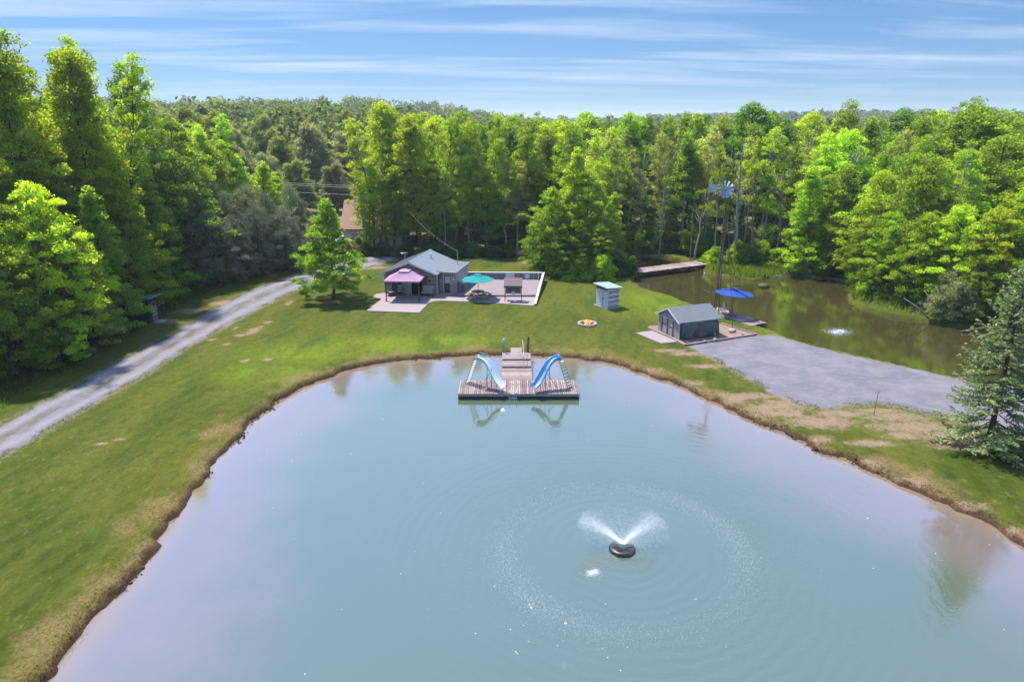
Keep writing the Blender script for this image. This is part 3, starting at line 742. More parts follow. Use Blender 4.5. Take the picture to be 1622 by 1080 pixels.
sw_ = thing('side_wall', 'sloping low wall with a white cap closing the right end of the slab', 'wall', (2.32, 67.3, 0), math.atan2(11.2, 1.36))
part(sw_, 'body', M['greywall'], [('y', [(0, -.05), (11.3, -.05), (11.3, .95), (9.8, .92), (0, .16)], -.14, .10)])
capm = MB().add([(0, -.15, .16), (9.8, -.15, .93), (11.4, -.15, .96), (0, .09, .16), (9.8, .09, .93), (11.4, .09, .96), (0, -.15, .22), (9.8, -.15, .99), (11.4, -.15, 1.02), (0, .09, .22), (9.8, .09, .99), (11.4, .09, 1.02)], [(0, 3, 4, 1), (1, 4, 5, 2), (6, 7, 10, 9), (7, 8, 11, 10), (0, 1, 7, 6), (1, 2, 8, 7), (3, 9, 10, 4), (4, 10, 11, 5), (0, 6, 9, 3), (2, 5, 11, 8)])
part(sw_, 'cap', M['white'], capm)

# gazebo
gzb = thing('gazebo', 'square mauve canopy gazebo on four dark posts before the cabin', 'gazebo', ((-13.07 - 9.62) / 2, 68.75, PZ), R(-4.0))
gw, gd = 1.72, 3.0
for x in (-gw, gw):
    for y in (0, gd):
        part(gzb, 'post', M['brown_metal'], [('b', x, y, 1.07, .1, .1, 2.14), ('b', x, y, .02, .22, .22, .03)])
part(gzb, 'frame', M['brown_metal'], [('b', 0, 0, 2.12, 2 * gw, .05, .06), ('b', 0, gd, 2.12, 2 * gw, .05, .06), ('b', -gw, gd / 2, 2.12, .05, gd, .06), ('b', gw, gd / 2, 2.12, .05, gd, .06)])
def hip(w, d, zc, zt, tw, sag=.0, th=.02, cy=0):
    """four sagging cloth panels from an eave rectangle up to a small top rectangle"""
    b = MB(); n = 5
    cs = [(-w, -d), (w, -d), (w, d), (-w, d)]; ct = [(-tw, -tw), (tw, -tw), (tw, tw), (-tw, tw)]
    for k in range(4):
        vs = []; m = 7
        for i in range(n):
            t = i / (n - 1)
            for j in range(m):
                s = j / (m - 1)
                ex = cs[k][0] * (1 - s) + cs[(k + 1) % 4][0] * s; ey = cs[k][1] * (1 - s) + cs[(k + 1) % 4][1] * s
                tx = ct[k][0] * (1 - s) + ct[(k + 1) % 4][0] * s; ty = ct[k][1] * (1 - s) + ct[(k + 1) % 4][1] * s
                z = zc + (zt - zc) * t - sag * math.sin(math.pi * t) * (.5 + math.sin(math.pi * s)) * .6
                vs.append((ex * (1 - t) + tx * t, cy + ey * (1 - t) + ty * t, z))
        fs = [(i * m + j, i * m + j + 1, (i + 1) * m + j + 1, (i + 1) * m + j) for i in range(n - 1) for j in range(m - 1)]
        b.add(vs, fs); b.add([(x, y, z - th) for x, y, z in vs], [f[::-1] for f in fs])
    return b
cn = part(gzb, 'canopy', M['canopy'], hip(gw + .16, gd / 2 + .16, 2.16, 2.92, .42, .12, .02, gd / 2), True)
part(cn, 'vent_cap', M['canopy_edge'], hip(.56, .56, 2.93, 3.16, .03, .02, .02, gd / 2), True)
part(cn, 'vent_gap', M['interior'], [('b', 0, gd / 2, 2.91, .74, .74, .05)])
part(cn, 'valance', M['canopy_edge'], [('b', 0, -.17, 2.11, 2 * gw + .34, .015, .13), ('b', 0, gd + .17, 2.11, 2 * gw + .34, .015, .13), ('b', -gw - .17, gd / 2, 2.11, .015, gd + .3, .13), ('b', gw + .17, gd / 2, 2.11, .015, gd + .3, .13)])

def armchair(name, label, loc, rz, w=.62, group=None):
    t = thing(name, label, 'sofa' if w > 1 else 'chair', loc, rz, group)
    part(t, 'seat', M['grey_cushion'], [('b', 0, 0, .43, w, .58, .13)])
    part(t, 'backrest', M['grey_cushion'], [('b', 0, .3, .76, w - .04, .12, .62, 0, R(-14))])
    for s in (-1, 1):
        part(t, 'arm', M['brown_metal'], [('t', [(s * (w / 2 + .04), -.3, .0), (s * (w / 2 + .05), -.28, .62), (s * (w / 2 + .05), .3, .66), (s * (w / 2 + .03), .36, 1.0)], .022, 6)])
    part(t, 'base_frame', M['brown_metal'], [('t', [(-w / 2 - .04, -.34, .05), (-w / 2 - .04, .4, .05)], .024, 6), ('t', [(w / 2 + .04, -.34, .05), (w / 2 + .04, .4, .05)], .024, 6), ('b', 0, -.26, .34, w, .04, .05), ('b', 0, .26, .34, w, .04, .05)])
    return t
c1 = G(619.5, 468.5, PZ); c2 = G(635, 466.5, PZ); c3 = G(677.5, 469, PZ)
armchair('patio_chair', 'cushioned patio chair at the left end under the mauve gazebo', (c1[0], c1[1], PZ), R(35))
armchair('patio_chair', 'cushioned patio chair with a tall back beside the black grill', (c2[0], c2[1], PZ), R(15))
armchair('patio_sofa', 'pale cushioned two-seat patio sofa right of the gazebo post', (c3[0], c3[1], PZ), R(-12), 1.25)
g_ = G(641, 465, PZ)
gl_ = thing('grill', 'black covered barbecue grill under the gazebo by the cabin wall', 'grill', (g_[0], g_[1] + .3, PZ), R(-8))
part(gl_, 'cart', M['black_metal'], [('b', 0, 0, .42, .7, .5, .5)]); part(gl_, 'lid', M['black_metal'], [('y', [(-.36, .78), (.36, .78), (.36, 1.0), (.25, 1.18), (-.25, 1.18), (-.36, 1.0)], -.24, .24), ('b', 0, -.27, .96, .45, .03, .03)])
part(gl_, 'side_shelf', M['black_metal'], [('b', .52, 0, .8, .34, .4, .04)])
for s in (-1, 1): part(gl_, 'wheel', M['black_metal'], [('t', [(s * .3, -.26, .1), (s * .3, -.2, .1)], .1, 10)])
# folded boards and small stuff at the cabin corner
bx = G(724, 466, PZ)
o = thing('folded_lounger', 'folded grey lounger leaning at the right corner of the cabin', 'lounger', (bx[0], bx[1] + .1, PZ), R(-12))
part(o, 'frame', M['grey_metal'], [('t', [(-.25, -.2, 0), (.12, .1, 1.5)], .025, 6), ('t', [(.25, -.2, 0), (.6, .1, 1.5)], .025, 6)])
part(o, 'cloth', M['taupe'], [('b', .18, -.05, .75, .48, .04, 1.25, 0, R(-12), R(14))])
bx = G(733, 463, PZ)
o = thing('bar_cart', 'white-topped grey serving stand left of the teal parasol', 'stand', (bx[0], bx[1], .24), 0)
part(o, 'body', M['greywall'], [('b', 0, 0, .45, .5, .45, .88)]); part(o, 'lid', M['white'], [('l', [(.36, 0), (.34, .1), (.2, .2), (.02, .24)], 12, 0, 0, .9)])

def parasol(name, label, loc, rad, H, cloth, lean=0.0, n=8, drop=.55, rz=0.0):
    t = thing(name, label, 'parasol', loc, rz)
    t.rotation_euler = (0, lean, rz)
    part(t, 'pole', M['brown_metal'], [('t', [(0, 0, .05), (0, 0, H)], .028, 8)])
    part(t, 'base', M['black_metal'], [('l', [(.26, 0), (.26, .05), (.1, .09), (.05, .22)], 14)])
    def cap(r0, r1, z0, z1, sag):
        b = MB(); rings = 5
        vs = []
        for i in range(rings):
            s = i / (rings - 1); r = r0 + (r1 - r0) * s; z = z0 + (z1 - z0) * s
            for k in range(n * 4):
                a = 2 * math.pi * k / (n * 4); f = k % 4
                inn = [1, .957, .924, .957][f]
                inn = math.cos(math.pi / n) / math.cos(((k / 4) % 1) * 2 * math.pi / n - math.pi / n)
                vs.append((r * inn * math.cos(a), r * inn * math.sin(a), z - sag * math.sin(math.pi * s) - .05 * s * math.sin(math.pi * (k % 4) / 4)))
        m = n * 4
        fs = [(i * m + k, (i + 1) * m + k, (i + 1) * m + (k + 1) % m, i * m + (k + 1) % m) for i in range(rings - 1) for k in range(m)]
        b.add(vs, fs); b.add([(x, y, z - .015) for x, y, z in vs], [f[::-1] for f in fs])
        return b
    c = part(t, 'canopy', cloth, cap(.3, rad, H - .12, H - drop, .03), False)
    part(c, 'vent_cap', cloth, cap(.02, .44, H + .06, H - .09, .0), False)
    part(c, 'vent_gap', M['interior'], [('l', [(.3, H - .17), (.3, H - .11)], 12)])
    rib = MB().tube([(.05, 0, H - .10), (rad * .97, 0, H - drop - .03)], .012, 4).mesh('rib', M['brown_metal'])
    for k in range(n):
        o_ = link('rib', rib, t); o_.rotation_euler = (0, 0, 2 * math.pi * k / n)
    part(t, 'finial', M['brown_metal'], [('l', [(.03, H + .05), (.04, H + .1), (.01, H + .16)], 8)])
    return t
tx, ty = G(757.5, 472.5, PZ)
parasol('parasol', 'open teal parasol standing through the picnic table', (tx, ty, PZ), 1.75, 2.62, M['teal'], rz=.2)
pt_ = thing('picnic_table', 'pale wooden six-sided picnic table with benches under the teal parasol', 'picnic table', (tx, ty, PZ), .1)
tp = part(pt_, 'tabletop', M['pale_wood'], [('l', [(.12, .72), (.12, .76)], 6)])
for k in range(6):
    a = math.pi / 3 * k
    seg = lambda r0, r1, z, th, g=.02: MB().prism([((r0 * math.cos(b_)), (r0 * math.sin(b_))) for b_ in (a + g / max(r0, .1), a + math.pi / 3 - g / max(r0, .1))][::1] + [((r1 * math.cos(b_)), (r1 * math.sin(b_))) for b_ in (a + math.pi / 3 - g / r1, a + g / r1)], z, z + th)
    part(pt_, 'table_board', M['brown_wood'] if k % 2 == 0 else M['pale_wood'], seg(.14, .72, .72, .04))
    part(pt_, 'bench', M['pale_wood'], seg(1.18, 1.46, .43, .045))
    part(pt_, 'leg', M['pale_wood'], [('t', [(.5 * math.cos(a + .52), .5 * math.sin(a + .52), .72), (1.25 * math.cos(a + .52), 1.25 * math.sin(a + .52), 0)], .045, 4), ('t', [(.3 * math.cos(a + .52), .3 * math.sin(a + .52), .4), (1.3 * math.cos(a + .52), 1.3 * math.sin(a + .52), .4)], .035, 4)])
# canopy swing seen from behind
sx_, sy_ = G(813, 477.5, PZ)
sg = thing('canopy_swing', 'taupe canopy swing seat with two cushions on the patio', 'swing', (sx_, sy_ + .5, PZ), R(-2))
for x in (-.86, .86):
    part(sg, 'leg', M['brown_metal'], [('t', [(x, -.62, 0), (x, 0, 1.9)], .028, 6), ('t', [(x, .72, 0), (x, 0, 1.9)], .028, 6)])
part(sg, 'top_rail', M['brown_metal'], [('t', [(-.9, 0, 1.88), (.9, 0, 1.88)], .028, 6)])
part(sg, 'canopy', M['taupe'], [('b', 0, -.1, 1.98, 1.9, 1.25, .05, 0, R(30)), ('b', 0, -.65, 1.58, 1.9, .02, .2)])
part(sg, 'backrest', M['taupe'], [('b', 0, .28, .98, 1.6, .1, .62, 0, R(-12))])
part(sg, 'seat', M['grey_cushion'], [('b', -.5, -.02, .55, .56, .52, .12), ('b', .5, -.02, .55, .56, .52, .12)]); part(sg, 'cushion', M['white'], [('b', 0, .14, .76, .38, .1, .34, 0, R(-14))])
for x in (-.78, .78): part(sg, 'hanger', M['brown_metal'], [('t', [(x, .05, 1.86), (x, 0, .6)], .012, 5)])

# ------------------------------------------------------------------ outbuildings
wp_ = thing('outhouse', 'white board outhouse with a flat green roof on the lawn by the rear pond', 'outhouse', (9.52, 65.85, 0), R(31))
part(wp_, 'base', M['concrete'], [('b', .68, .9, .04, 1.75, 2.2, .1)])
for k in range(6):
    part(wp_, 'board', M['white_board'], [('b', -.02, .16 + k * .30, 1.0 + .0, .04, .29, 1.75)])
part(wp_, 'header', M['dark_board'], [('b', -.02, .9, 1.98, .05, 1.84, .2)])
part(wp_, 'door_gap', M['interior'], [('b', -.045, .75, .95, .01, .03, 1.5)])
part(wp_, 'door_handle', M['black_metal'], [('b', -.06, .62, 1.0, .04, .04, .14)])
for k in range(8):
    part(wp_, 'slat', M['white_board'] if k % 2 else M['grey_board'], [('b', .70, -.02 - (k % 2) * .012, .22 + k * .245, 1.36, .04, .225)])
part(wp_, 'corner_post', M['grey_board'], [('b', 1.36, .02, 1.05, .09, .09, 1.95)]); part(wp_, 'corner_post', M['white_board'], [('b', -.02, -.03, 1.05, .07, .07, 1.95)])
part(wp_, 'wall', M['grey_board'], [('b', .70, 1.8, 1.05, 1.36, .06, 1.9), ('b', 1.36, .9, 1.05, .06, 1.72, 1.9), ('b', .7, .9, .12, 1.3, 1.7, .06)])
part(wp_, 'roof', M['roof_pale'], [('b', .66, .88, 2.19, 2.0, 2.35, .09, 0, R(3), R(4)), ('b', .66, .88, 2.10, 1.5, 1.9, .06, 0, R(3), R(4))])
lp_ = thing('outhouse', 'dark log outhouse with a green lean-to roof beside the gravel drive', 'outhouse', (-33.65, 61.0, gz(-33.65, 61)), R(-6))
for k in range(10):
    part(lp_, 'log', M['dark_log'], [('t', [(-1.55, 0, .12 + k * .2), (.0, 0, .12 + k * .2)], .1, 7)])
    part(lp_, 'log', M['dark_log'], [('t', [(0, -.06, .2 + k * .2), (0, .32, .2 + k * .2)], .1, 7)]); part(lp_, 'log', M['dark_log'], [('t', [(0, 1.15, .2 + k * .2), (0, 1.5, .2 + k * .2)], .1, 7)])
part(lp_, 'wall', M['dark_log'], [('b', -1.5, .75, 1.05, .1, 1.4, 2.1), ('b', -.75, 1.48, 1.05, 1.5, .1, 2.1)])
d_ = part(lp_, 'door', M['tan_door'], [('b', .06, .74, 1.0, .05, .8, 1.9)]); part(d_, 'window', M['interior'], [('b', .09, .74, 1.62, .02, .34, .36)]); part(d_, 'brace', M['grey_board'], [('b', .095, .74, 1.2, .02, .7, .1), ('b', .095, .74, .95, .02, .7, .1), ('b', .095, .74, .7, .02, .7, .1)])
part(lp_, 'roof', M['roof_green'], [('b', -.7, .74, 2.28, 2.3, 2.2, .1, 0, 0, R(-7))])
part(lp_, 'doorstep', M['stone'], [('b', .55, .7, .03, .7, .9, .12)])

sh_ = thing('shed', 'low grey board shed with double doors and a tarp-covered side by the gravel yard', 'shed', (14.35, 55.75, 0), R(20.5))
SL, SW, SE, SP = 3.85, 3.35, 1.62, 2.42
for k in range(13):
    y = SW * (k + .5) / 13; t = SE + (SP - SE) * (1 - abs(y - SW / 2) / (SW / 2)) - .05
    part(sh_, 'board', M['grey_board'], [('b', 0, y, t / 2 + .03, .035, SW / 13 - .012, t - .06)])
part(sh_, 'wall', M['dark_board'], [('b', SL / 2, SW - .05, SE / 2, SL, .06, SE - .04), ('b', SL / 2, .05, SE / 2, SL, .06, SE - .04), ('b', .06, SW / 2, .8, .03, SW - .3, 1.5)])
part(sh_, 'gable_wall', M['grey_board'], MB().add([(SL, 0, 0), (SL, SW, 0), (SL, SW, SE), (SL, SW / 2, SP - .04), (SL, 0, SE), (SL - .08, 0, 0), (SL - .08, SW, 0), (SL - .08, SW, SE), (SL - .08, SW / 2, SP - .04), (SL - .08, 0, SE)], [(0, 1, 2, 3, 4), (9, 8, 7, 6, 5), (0, 5, 6, 1), (1, 6, 7, 2), (2, 7, 8, 3), (3, 8, 9, 4), (4, 9, 5, 0)]))
for s, y in ((0, .95), (1, 1.85)):
    d_ = part(sh_, 'door', M['grey_board'], [('b', -.04, y + .43, .78, .04, .86, 1.36)])
    part(d_, 'cross_rail', M['dark_board'], [('b', -.07, y + .43, .86, .025, .8, .07)]); part(d_, 'stile', M['dark_board'], [('b', -.072, y + .04, .78, .03, .09, 1.38), ('b', -.072, y + .82, .78, .03, .09, 1.38)])
part(sh_, 'door_header', M['trim'], [('b', -.06, 1.83, 1.5, .05, 1.95, .09)])
# tarp with sagging folds over the long side
tb_ = MB(); nx_, nz_ = 26, 10; vs = []
rs = np.random.RandomState(6)
for j in range(nz_):
    for i in range(nx_):
        u = i / (nx_ - 1); v = j / (nz_ - 1)
        vs.append((.05 + u * (SL - .1), -.06 - .10 * math.sin(v * 3.1) * (1 + .7 * math.sin(u * 9)) - .07 * math.sin(u * 19 + v * 3) * (.3 + v) - .12 * (v > .8) * math.sin(u * 7) ** 2, 1.42 + .05 * math.sin(u * 5) - v * (1.28 + .06 * math.sin(u * 6))))
fs = [(j * nx_ + i, (j + 1) * nx_ + i, (j + 1) * nx_ + i + 1, j * nx_ + i + 1) for j in range(nz_ - 1) for i in range(nx_ - 1)]
tb_.add(vs, fs); part(sh_, 'tarp', M['tarp'], tb_, True, 'shiny slate tarp hung along the long side')
part(sh_, 'batten', M['grey_board'], [('b', SL * .55, -.1, 1.47, SL * .7, .03, .05, 0, 0, R(-2)), ('b', SL * .15, -.09, 1.42, .5, .03, .05)])
part(sh_, 'leaning_board', M['dark_board'], [('b', SL - .1, -.28, .7, .1, .04, 1.45, 0, R(-12))]); part(sh_, 'leaning_board', M['white_board'], [('b', SL - .38, -.2, .5, .05, .03, .9, 0, R(-9))])
def roofslab(y0, y1, sgn):
    oh = .22; k = (SP - SE) / (SW / 2)
    z0 = SP + .03 if sgn < 0 else SP + .03
    ye = -oh if sgn < 0 else SW + oh
    ze = SE - oh * k + .03
    vs = [(-.25, SW / 2, z0), (SL + .25, SW / 2, z0), (SL + .25, ye, ze), (-.25, ye, ze)]
    vs += [(x, y, z + .075) for x, y, z in vs]
    return MB().add(vs, [(0, 1, 2, 3), (4, 7, 6, 5), (0, 4, 5, 1), (1, 5, 6, 2), (2, 6, 7, 3), (3, 7, 4, 0)] if sgn < 0 else [(3, 2, 1, 0), (5, 6, 7, 4), (1, 5, 4, 0), (2, 6, 5, 1), (3, 7, 6, 2), (0, 4, 7, 3)])
ra = part(sh_, 'roof', M['roof_dark'], roofslab(0, 0, -1)); rb_ = part(sh_, 'roof', M['roof_dark'], roofslab(0, 0, 1))
for s, pr in ((-1, ra), (1, rb_)):
    k = (SP - SE) / (SW / 2); ye = -.22 if s < 0 else SW + .22; ze = SE - .22 * k
    part(pr, 'rake_board', M['white_board'], MB().add([(-.29, SW / 2, SP - .06), (-.29, ye, ze - .06), (-.29, ye, ze + .06), (-.29, SW / 2, SP + .06), (-.255, SW / 2, SP - .06), (-.255, ye, ze - .06), (-.255, ye, ze + .06), (-.255, SW / 2, SP + .06)], [(0, 1, 2, 3), (7, 6, 5, 4), (0, 4, 5, 1), (1, 5, 6, 2), (2, 6, 7, 3), (3, 7, 4, 0)]))
o = link('shed_apron', MB().prism(pxpoly([(1007, 527), (1047, 543.5), (1074, 541), (1033, 523.5)], .05), -.08, .05).mesh('shed_apron', M['concrete'])); tag(o, 'pale concrete apron before the shed doors', None, kind='structure')
bed = [(14.5, 54.3), (21.5, 57.3), (19.4, 60.7), (18.0, 60.6), (12.6, 60.0), (12.3, 59.4), (13.7, 56.6)]
o = link('gravel_bed', MB().prism(bed, -.06, .045).mesh('gravel_bed', M['redgravel'])); tag(o, 'reddish gravel bed round the shed', None, kind='structure')
for a, b, lab in ((0, 1, 'long pale landscape timber edging the gravel bed along the grey yard'), (1, 2, 'landscape timber edging the gravel bed towards the rear pond'), (6, 0, 'short landscape timber at the left end of the gravel bed')):
    p0, p1 = Vector((*bed[a], .07)), Vector((*bed[b], .07)); c = (p0 + p1) / 2; d = p1 - p0
    o = link('edging_timber', MB().box(0, 0, 0, d.length, .14, .14).mesh('edging_timber', M['deck'])); o.location = c; o.rotation_euler = (0, 0, math.atan2(d.y, d.x)); tag(o, lab, 'timber', 'edging timbers')
for k, (px, py, r, lab) in enumerate([(1159, 526.5, .38, 'large white stone anchoring the windmill cable in the gravel bed'), (1133, 540, .2, 'pale stone lying by the right corner of the shed'), (1116, 543, .16, 'small pale stone before the shed tarp'), (1089, 545, .15, 'dark small stone at the left end of the shed tarp'), (1176, 531, .13, 'small stone near the right tip of the gravel bed')]):
    x, y = G(px, py); o = link('stone', MB().rock(0, 0, .1, r, k + 40, .55).mesh('stone', M['stone'] if k != 3 else M['grey_stone'], True)); o.location = (x, y, .05); tag(o, lab, 'stone')
# camp fire
fx, fy = G(930, 514)
fp = thing('fire_pit', 'round pale stone fire pit with a small fire burning on the lawn', 'fire pit', (fx, fy, 0))
for k in range(16):
    a = 2 * math.pi * k / 16
    part(fp, 'kerb_stone', M['stone'], [('b', .78 * math.cos(a), .78 * math.sin(a), .07, .2, .29, .2, a)])
part(fp, 'ash_bed', M['grey_stone'], [('l', [(.7, -.02), (.7, .03), (.3, .09), (.02, .1)], 14)])
for k in range(7):
    a = k * 2.4; part(fp, 'firewood', M['tan_door'], [('t', [(.5 * math.cos(a), .5 * math.sin(a), .1), (.05 * math.cos(a + 1), .05 * math.sin(a + 1), .32)], .055, 6)])
for k in range(9):
    a = k * 2.4; r = .06 + .04 * k; part(fp, 'flame', M['flame'], [('l', [(.03, .12), (.085, .2), (.055, .3), (.008, .36 + .16 * ((k * 7) % 5) / 5)], 6, r * math.cos(a), r * math.sin(a), 0)])

# ------------------------------------------------------------------ windmill, dock, bridge
mx, my = 20.0, 64.6
wm = thing('windmill', 'tall slender garden windmill with a pale blue wheel beside the rear pond dock', 'windmill', (mx, my, 0))
HW = 12.0
lg = [(-.24, -.05), (.20, -.18), (.05, .28)]
for x, y in lg: part(wm, 'leg', M['brown_wood'], [('t', [(x, y, -.1), (x * .5, y * .5, HW * .5), (x * .12, y * .12, HW - .4)], [.055, .05, .04], 6)])
for k in range(10):
    z = 1.0 + k * 1.05; f = 1 - z / HW * .9; p3 = [(x * f, y * f, z) for x, y in lg]; f2 = 1 - (z + 1.0) / HW * .9; q3 = [(x * f2, y * f2, z + 1.0) for x, y in lg]
    part(wm, 'brace', M['brown_metal'], [('t', [p3[0], p3[1]], .018, 4), ('t', [p3[1], p3[2]], .018, 4), ('t', [p3[2], p3[0]], .018, 4), ('t', [p3[0], q3[1]], .012, 4)])
part(wm, 'platform', M['brown_wood'], [('b', 0, 0, 7.9, .42, .42, .05)])
hd = part(wm, 'head', M['brown_metal'], [('b', .1, -.2, HW - .1, .25, .5, .25), ('t', [(0, 0, HW - .5), (0, 0, HW)], .06, 8)])
wa = R(-40)                                          # the wheel faces front and a little right
def wrot(x, y, z): return (x * math.cos(wa) - y * math.sin(wa), x * math.sin(wa) + y * math.cos(wa), z)
hub = (0.28, -.5, HW - .1)
part(hd, 'hub', M['grey_metal'], [('t', [wrot(.0, -.62, HW - .1), wrot(.0, -.3, HW - .1)], .09, 10)])
for k in range(11):
    a = 2 * math.pi * k / 11; pts4 = []
    for r, w0, tw in ((.18, .04, .03), (.8, .14, .11)):
        for s in (-1, 1):
            u = (math.cos(a), math.sin(a)); n_ = (-math.sin(a), math.cos(a))
            pts4.append(wrot(u[0] * r + n_[0] * w0 * s, -.5 + s * tw, HW - .1 + u[1] * r + n_[1] * w0 * s))
    q4 = [tuple(np.array(p) + np.array(wrot(0, .012, 0))) for p in pts4]
    part(hd, 'blade', M['fan'], MB().add(pts4 + q4, [(0, 1, 3, 2), (6, 7, 5, 4), (0, 4, 5, 1), (1, 5, 7, 3), (3, 7, 6, 2), (2, 6, 4, 0)]))
part(hd, 'tail_boom', M['fan'], [('t', [(0, 0, HW - .1), (-1.0, .5, HW - .1)], .025, 5)])
part(hd, 'tail_vane', M['fan'], MB().add([(-.95, .47, HW - .38), (-1.55, .78, HW - .52), (-1.55, .78, HW + .36), (-.95, .47, HW + .18), (-.94, .49, HW - .38), (-1.54, .80, HW - .52), (-1.54, .80, HW + .36), (-.94, .49, HW + .18)], [(0, 1, 2, 3), (7, 6, 5, 4), (0, 4, 5, 1), (1, 5, 6, 2), (2, 6, 7, 3), (3, 7, 4, 0)]))
ax_, ay_ = G(1160, 524)
part(wm, 'guy_cable', M['brown_metal'], [('t', [(0, 0, HW - .9), (ax_ - mx, ay_ - my, .3)], .03, 5)])

dk = thing('pond_dock', 'grey plank dock floating at the near shore of the rear pond', 'dock', (21.35, 63.45, WATER_Z), math.atan2(-4.3, 2.25))
part(dk, 'frame', M['dark_board'], [('b', 0, -.98, .2, 6.2, .08, .22), ('b', 0, .98, .2, 6.2, .08, .22), ('b', -3, 0, .19, .08, 1.9, .2), ('b', 3, 0, .19, .08, 1.9, .2)])
boards_x(dk, 'plank', M['deck_y'], 30, -3.15, 3.15, -1.05, 1.05, .335, .04, .014, .005, 4, 'y')
for x in (-2.6, 2.6): part(dk, 'float', M['float'], [('b', x, 0, .03, .7, 1.7, .16)])
ux, uy = G(1158, 500, .0)
parasol('parasol', 'open royal-blue parasol shading the rear pond dock', (ux, uy + .1, WATER_Z + .355), 1.85, 2.72, M['blue'], 0.06, rz=.3, drop=.5)
def camp_chair(label, loc, rz):
    t = thing('folding_chair', label, 'chair', loc, rz, 'folding chairs on the dock')
    part(t, 'seat', M['greywall'], [('b', 0, 0, .42, .5, .46, .03)]); part(t, 'backrest', M['greywall'], [('b', 0, .26, .72, .5, .03, .5, 0, R(-12))])
    for s in (-1, 1):
        part(t, 'leg', M['black_metal'], [('t', [(s * .26, -.28, 0), (s * .26, .24, .44)], .016, 5)]); part(t, 'leg', M['black_metal'], [('t', [(s * .26, .3, 0), (s * .26, -.22, .6)], .016, 5)])
        part(t, 'arm', M['black_metal'], [('t', [(s * .27, -.26, .62), (s * .27, .28, .64)], .02, 5)])
p_ = G(1160, 504.5, 0); camp_chair('grey folding chair under the blue parasol on the dock', (p_[0], p_[1], WATER_Z + .355), R(20))
p_ = G(1142, 497, 0); camp_chair('folding chair beside the windmill foot on the dock', (p_[0] + .2, p_[1] + .3, WATER_Z + .355), R(-60))
p_ = G(1110, 483); o = thing('torch_pole', 'thin pale bamboo torch pole at the rear pond behind the shed', 'pole', (p_[0], p_[1], -.1))
part(o, 'pole', M['pale_wood'], [('t', [(0, 0, -.2), (.1, 0, 3.25)], [.03, .02], 6)]); part(o, 'torch_head', M['white'], [('l', [(.03, 0), (.09, .08), (.07, .24), (.02, .3)], 8, .1, 0, 3.2)]); part(o, 'cord', M['pale_wood'], [('t', [(.05, 0, 1.75), (1.1, -1.2, 1.45)], .012, 4)])

br = thing('wooden_bridge', 'weathered plank footbridge across the inlet of the rear pond', 'bridge', (19.9, 85.1, 0), math.atan2(4.75, 9.0))
part(br, 'beam', M['dark_board'], [('b', 0, -.85, .12, 10.4, .16, .3)]); part(br, 'beam', M['dark_board'], [('b', 0, .85, .12, 10.4, .16, .3)])
boards_x(br, 'plank', M['deck_y'], 38, -5.3, 5.3, -1.15, 1.15, .31, .06, .02, .02, 9, 'y')
for x in (-4.2, 0, 4.2):
    for y in (-.8, .8): part(br, 'pile', M['dark_board'], [('t', [(x, y, -1.2), (x, y, .1)], .1, 7)])
x, y = G(1209, 450); o = link('mossy_rock', MB().rock(0, 0, 0, .75, 61, .5).mesh('mossy_rock', simple('moss', (0.10, 0.125, 0.03), .95, .5, 5, .1, 0, .03), True)); o.location = (x, y, -.25); tag(o, 'mossy rock standing out of the rear pond water', 'rock')

# ------------------------------------------------------------------ swimming raft with slides
RZ = .06
raft = thing('swim_raft', 'T-shaped weathered swimming raft on the near pond', 'raft', (.45, 43.6, 0), 0)
boards_x(raft, 'plank', M['deck_y'], 58, -4.2, 4.2, .0, 2.62, RZ - .02, .04, .03, .006, 12, 'y')
part(raft, 'frame', M['grey_board'], [('b', 0, .05, RZ - .12, 8.36, .06, .14), ('b', 0, 2.56, RZ - .12, 8.36, .06, .14), ('b', -4.15, 1.3, RZ - .12, .06, 2.4, .14), ('b', 4.15, 1.3, RZ - .12, .06, 2.4, .14)])
for x0, x1 in ((-4.18, -.72), (-.1, 4.18)):
    part(raft, 'float', M['float'], [('b', (x0 + x1) / 2, 1.3, -.27, x1 - x0, 2.45, .30)])
part(raft, 'swim_ladder', M['grey_metal'], [('t', [(x, .1, RZ + .0), (x, .02, RZ + .28), (x, -.1, RZ + .2), (x, -.12, -1.0)], .022, 6) for x in (-.62, -.14)] + [('t', [(-.62, -.12, z), (-.14, -.12, z)], .018, 5) for z in (-.2, -.45)])
wk = thing('gangway', 'plank gangway leading from the lawn to the swimming raft', 'gangway', (.35, 46.25, 0), 0)
boards_x(wk, 'plank', M['deck'], 12, -1.12, 1.12, .0, 2.5, RZ - .02, .04, .018, .004, 15, 'x')
boards_x(wk, 'plank', M['deck'], 7, -1.12, 1.12, 2.52, 3.9, RZ + .10, .04, .018, .004, 16, 'x')
boards_x(wk, 'plank', M['deck'], 7, -1.12, 1.12, 3.92, 5.4, RZ + .22, .04, .018, .004, 17, 'x')
boards_x(wk, 'plank', M['deck'], 5, -.45, .45, 5.45, 6.7, RZ + .20, .05, .018, .004, 18, 'x')
part(wk, 'joist', M['dark_board'], [('b', s * 1.05, 2.7, -.06, .08, 5.3, .16) for s in (-1, 1)] + [('b', 0, 2.51, .08, 2.2, .04, .1), ('b', 0, 3.91, .2, 2.2, .04, .1)])
for s in (-1, 1): part(wk, 'float', M['float'], [('b', s * .6, 1.6, -.28, .8, 2.6, .22)])
part(wk, 'handrail', M['trim'], [('t', [(.5, 5.5, .2), (.5, 5.45, 1.35)], .022, 6), ('t', [(.5, 5.45, 1.33), (.55, 2.9, .95)], .02, 6), ('t', [(.55, 2.9, .1), (.55, 2.9, .95)], .02, 6), ('t', [(.55, 2.9, .14), (-.1, 2.9, .14)], .018, 5)])
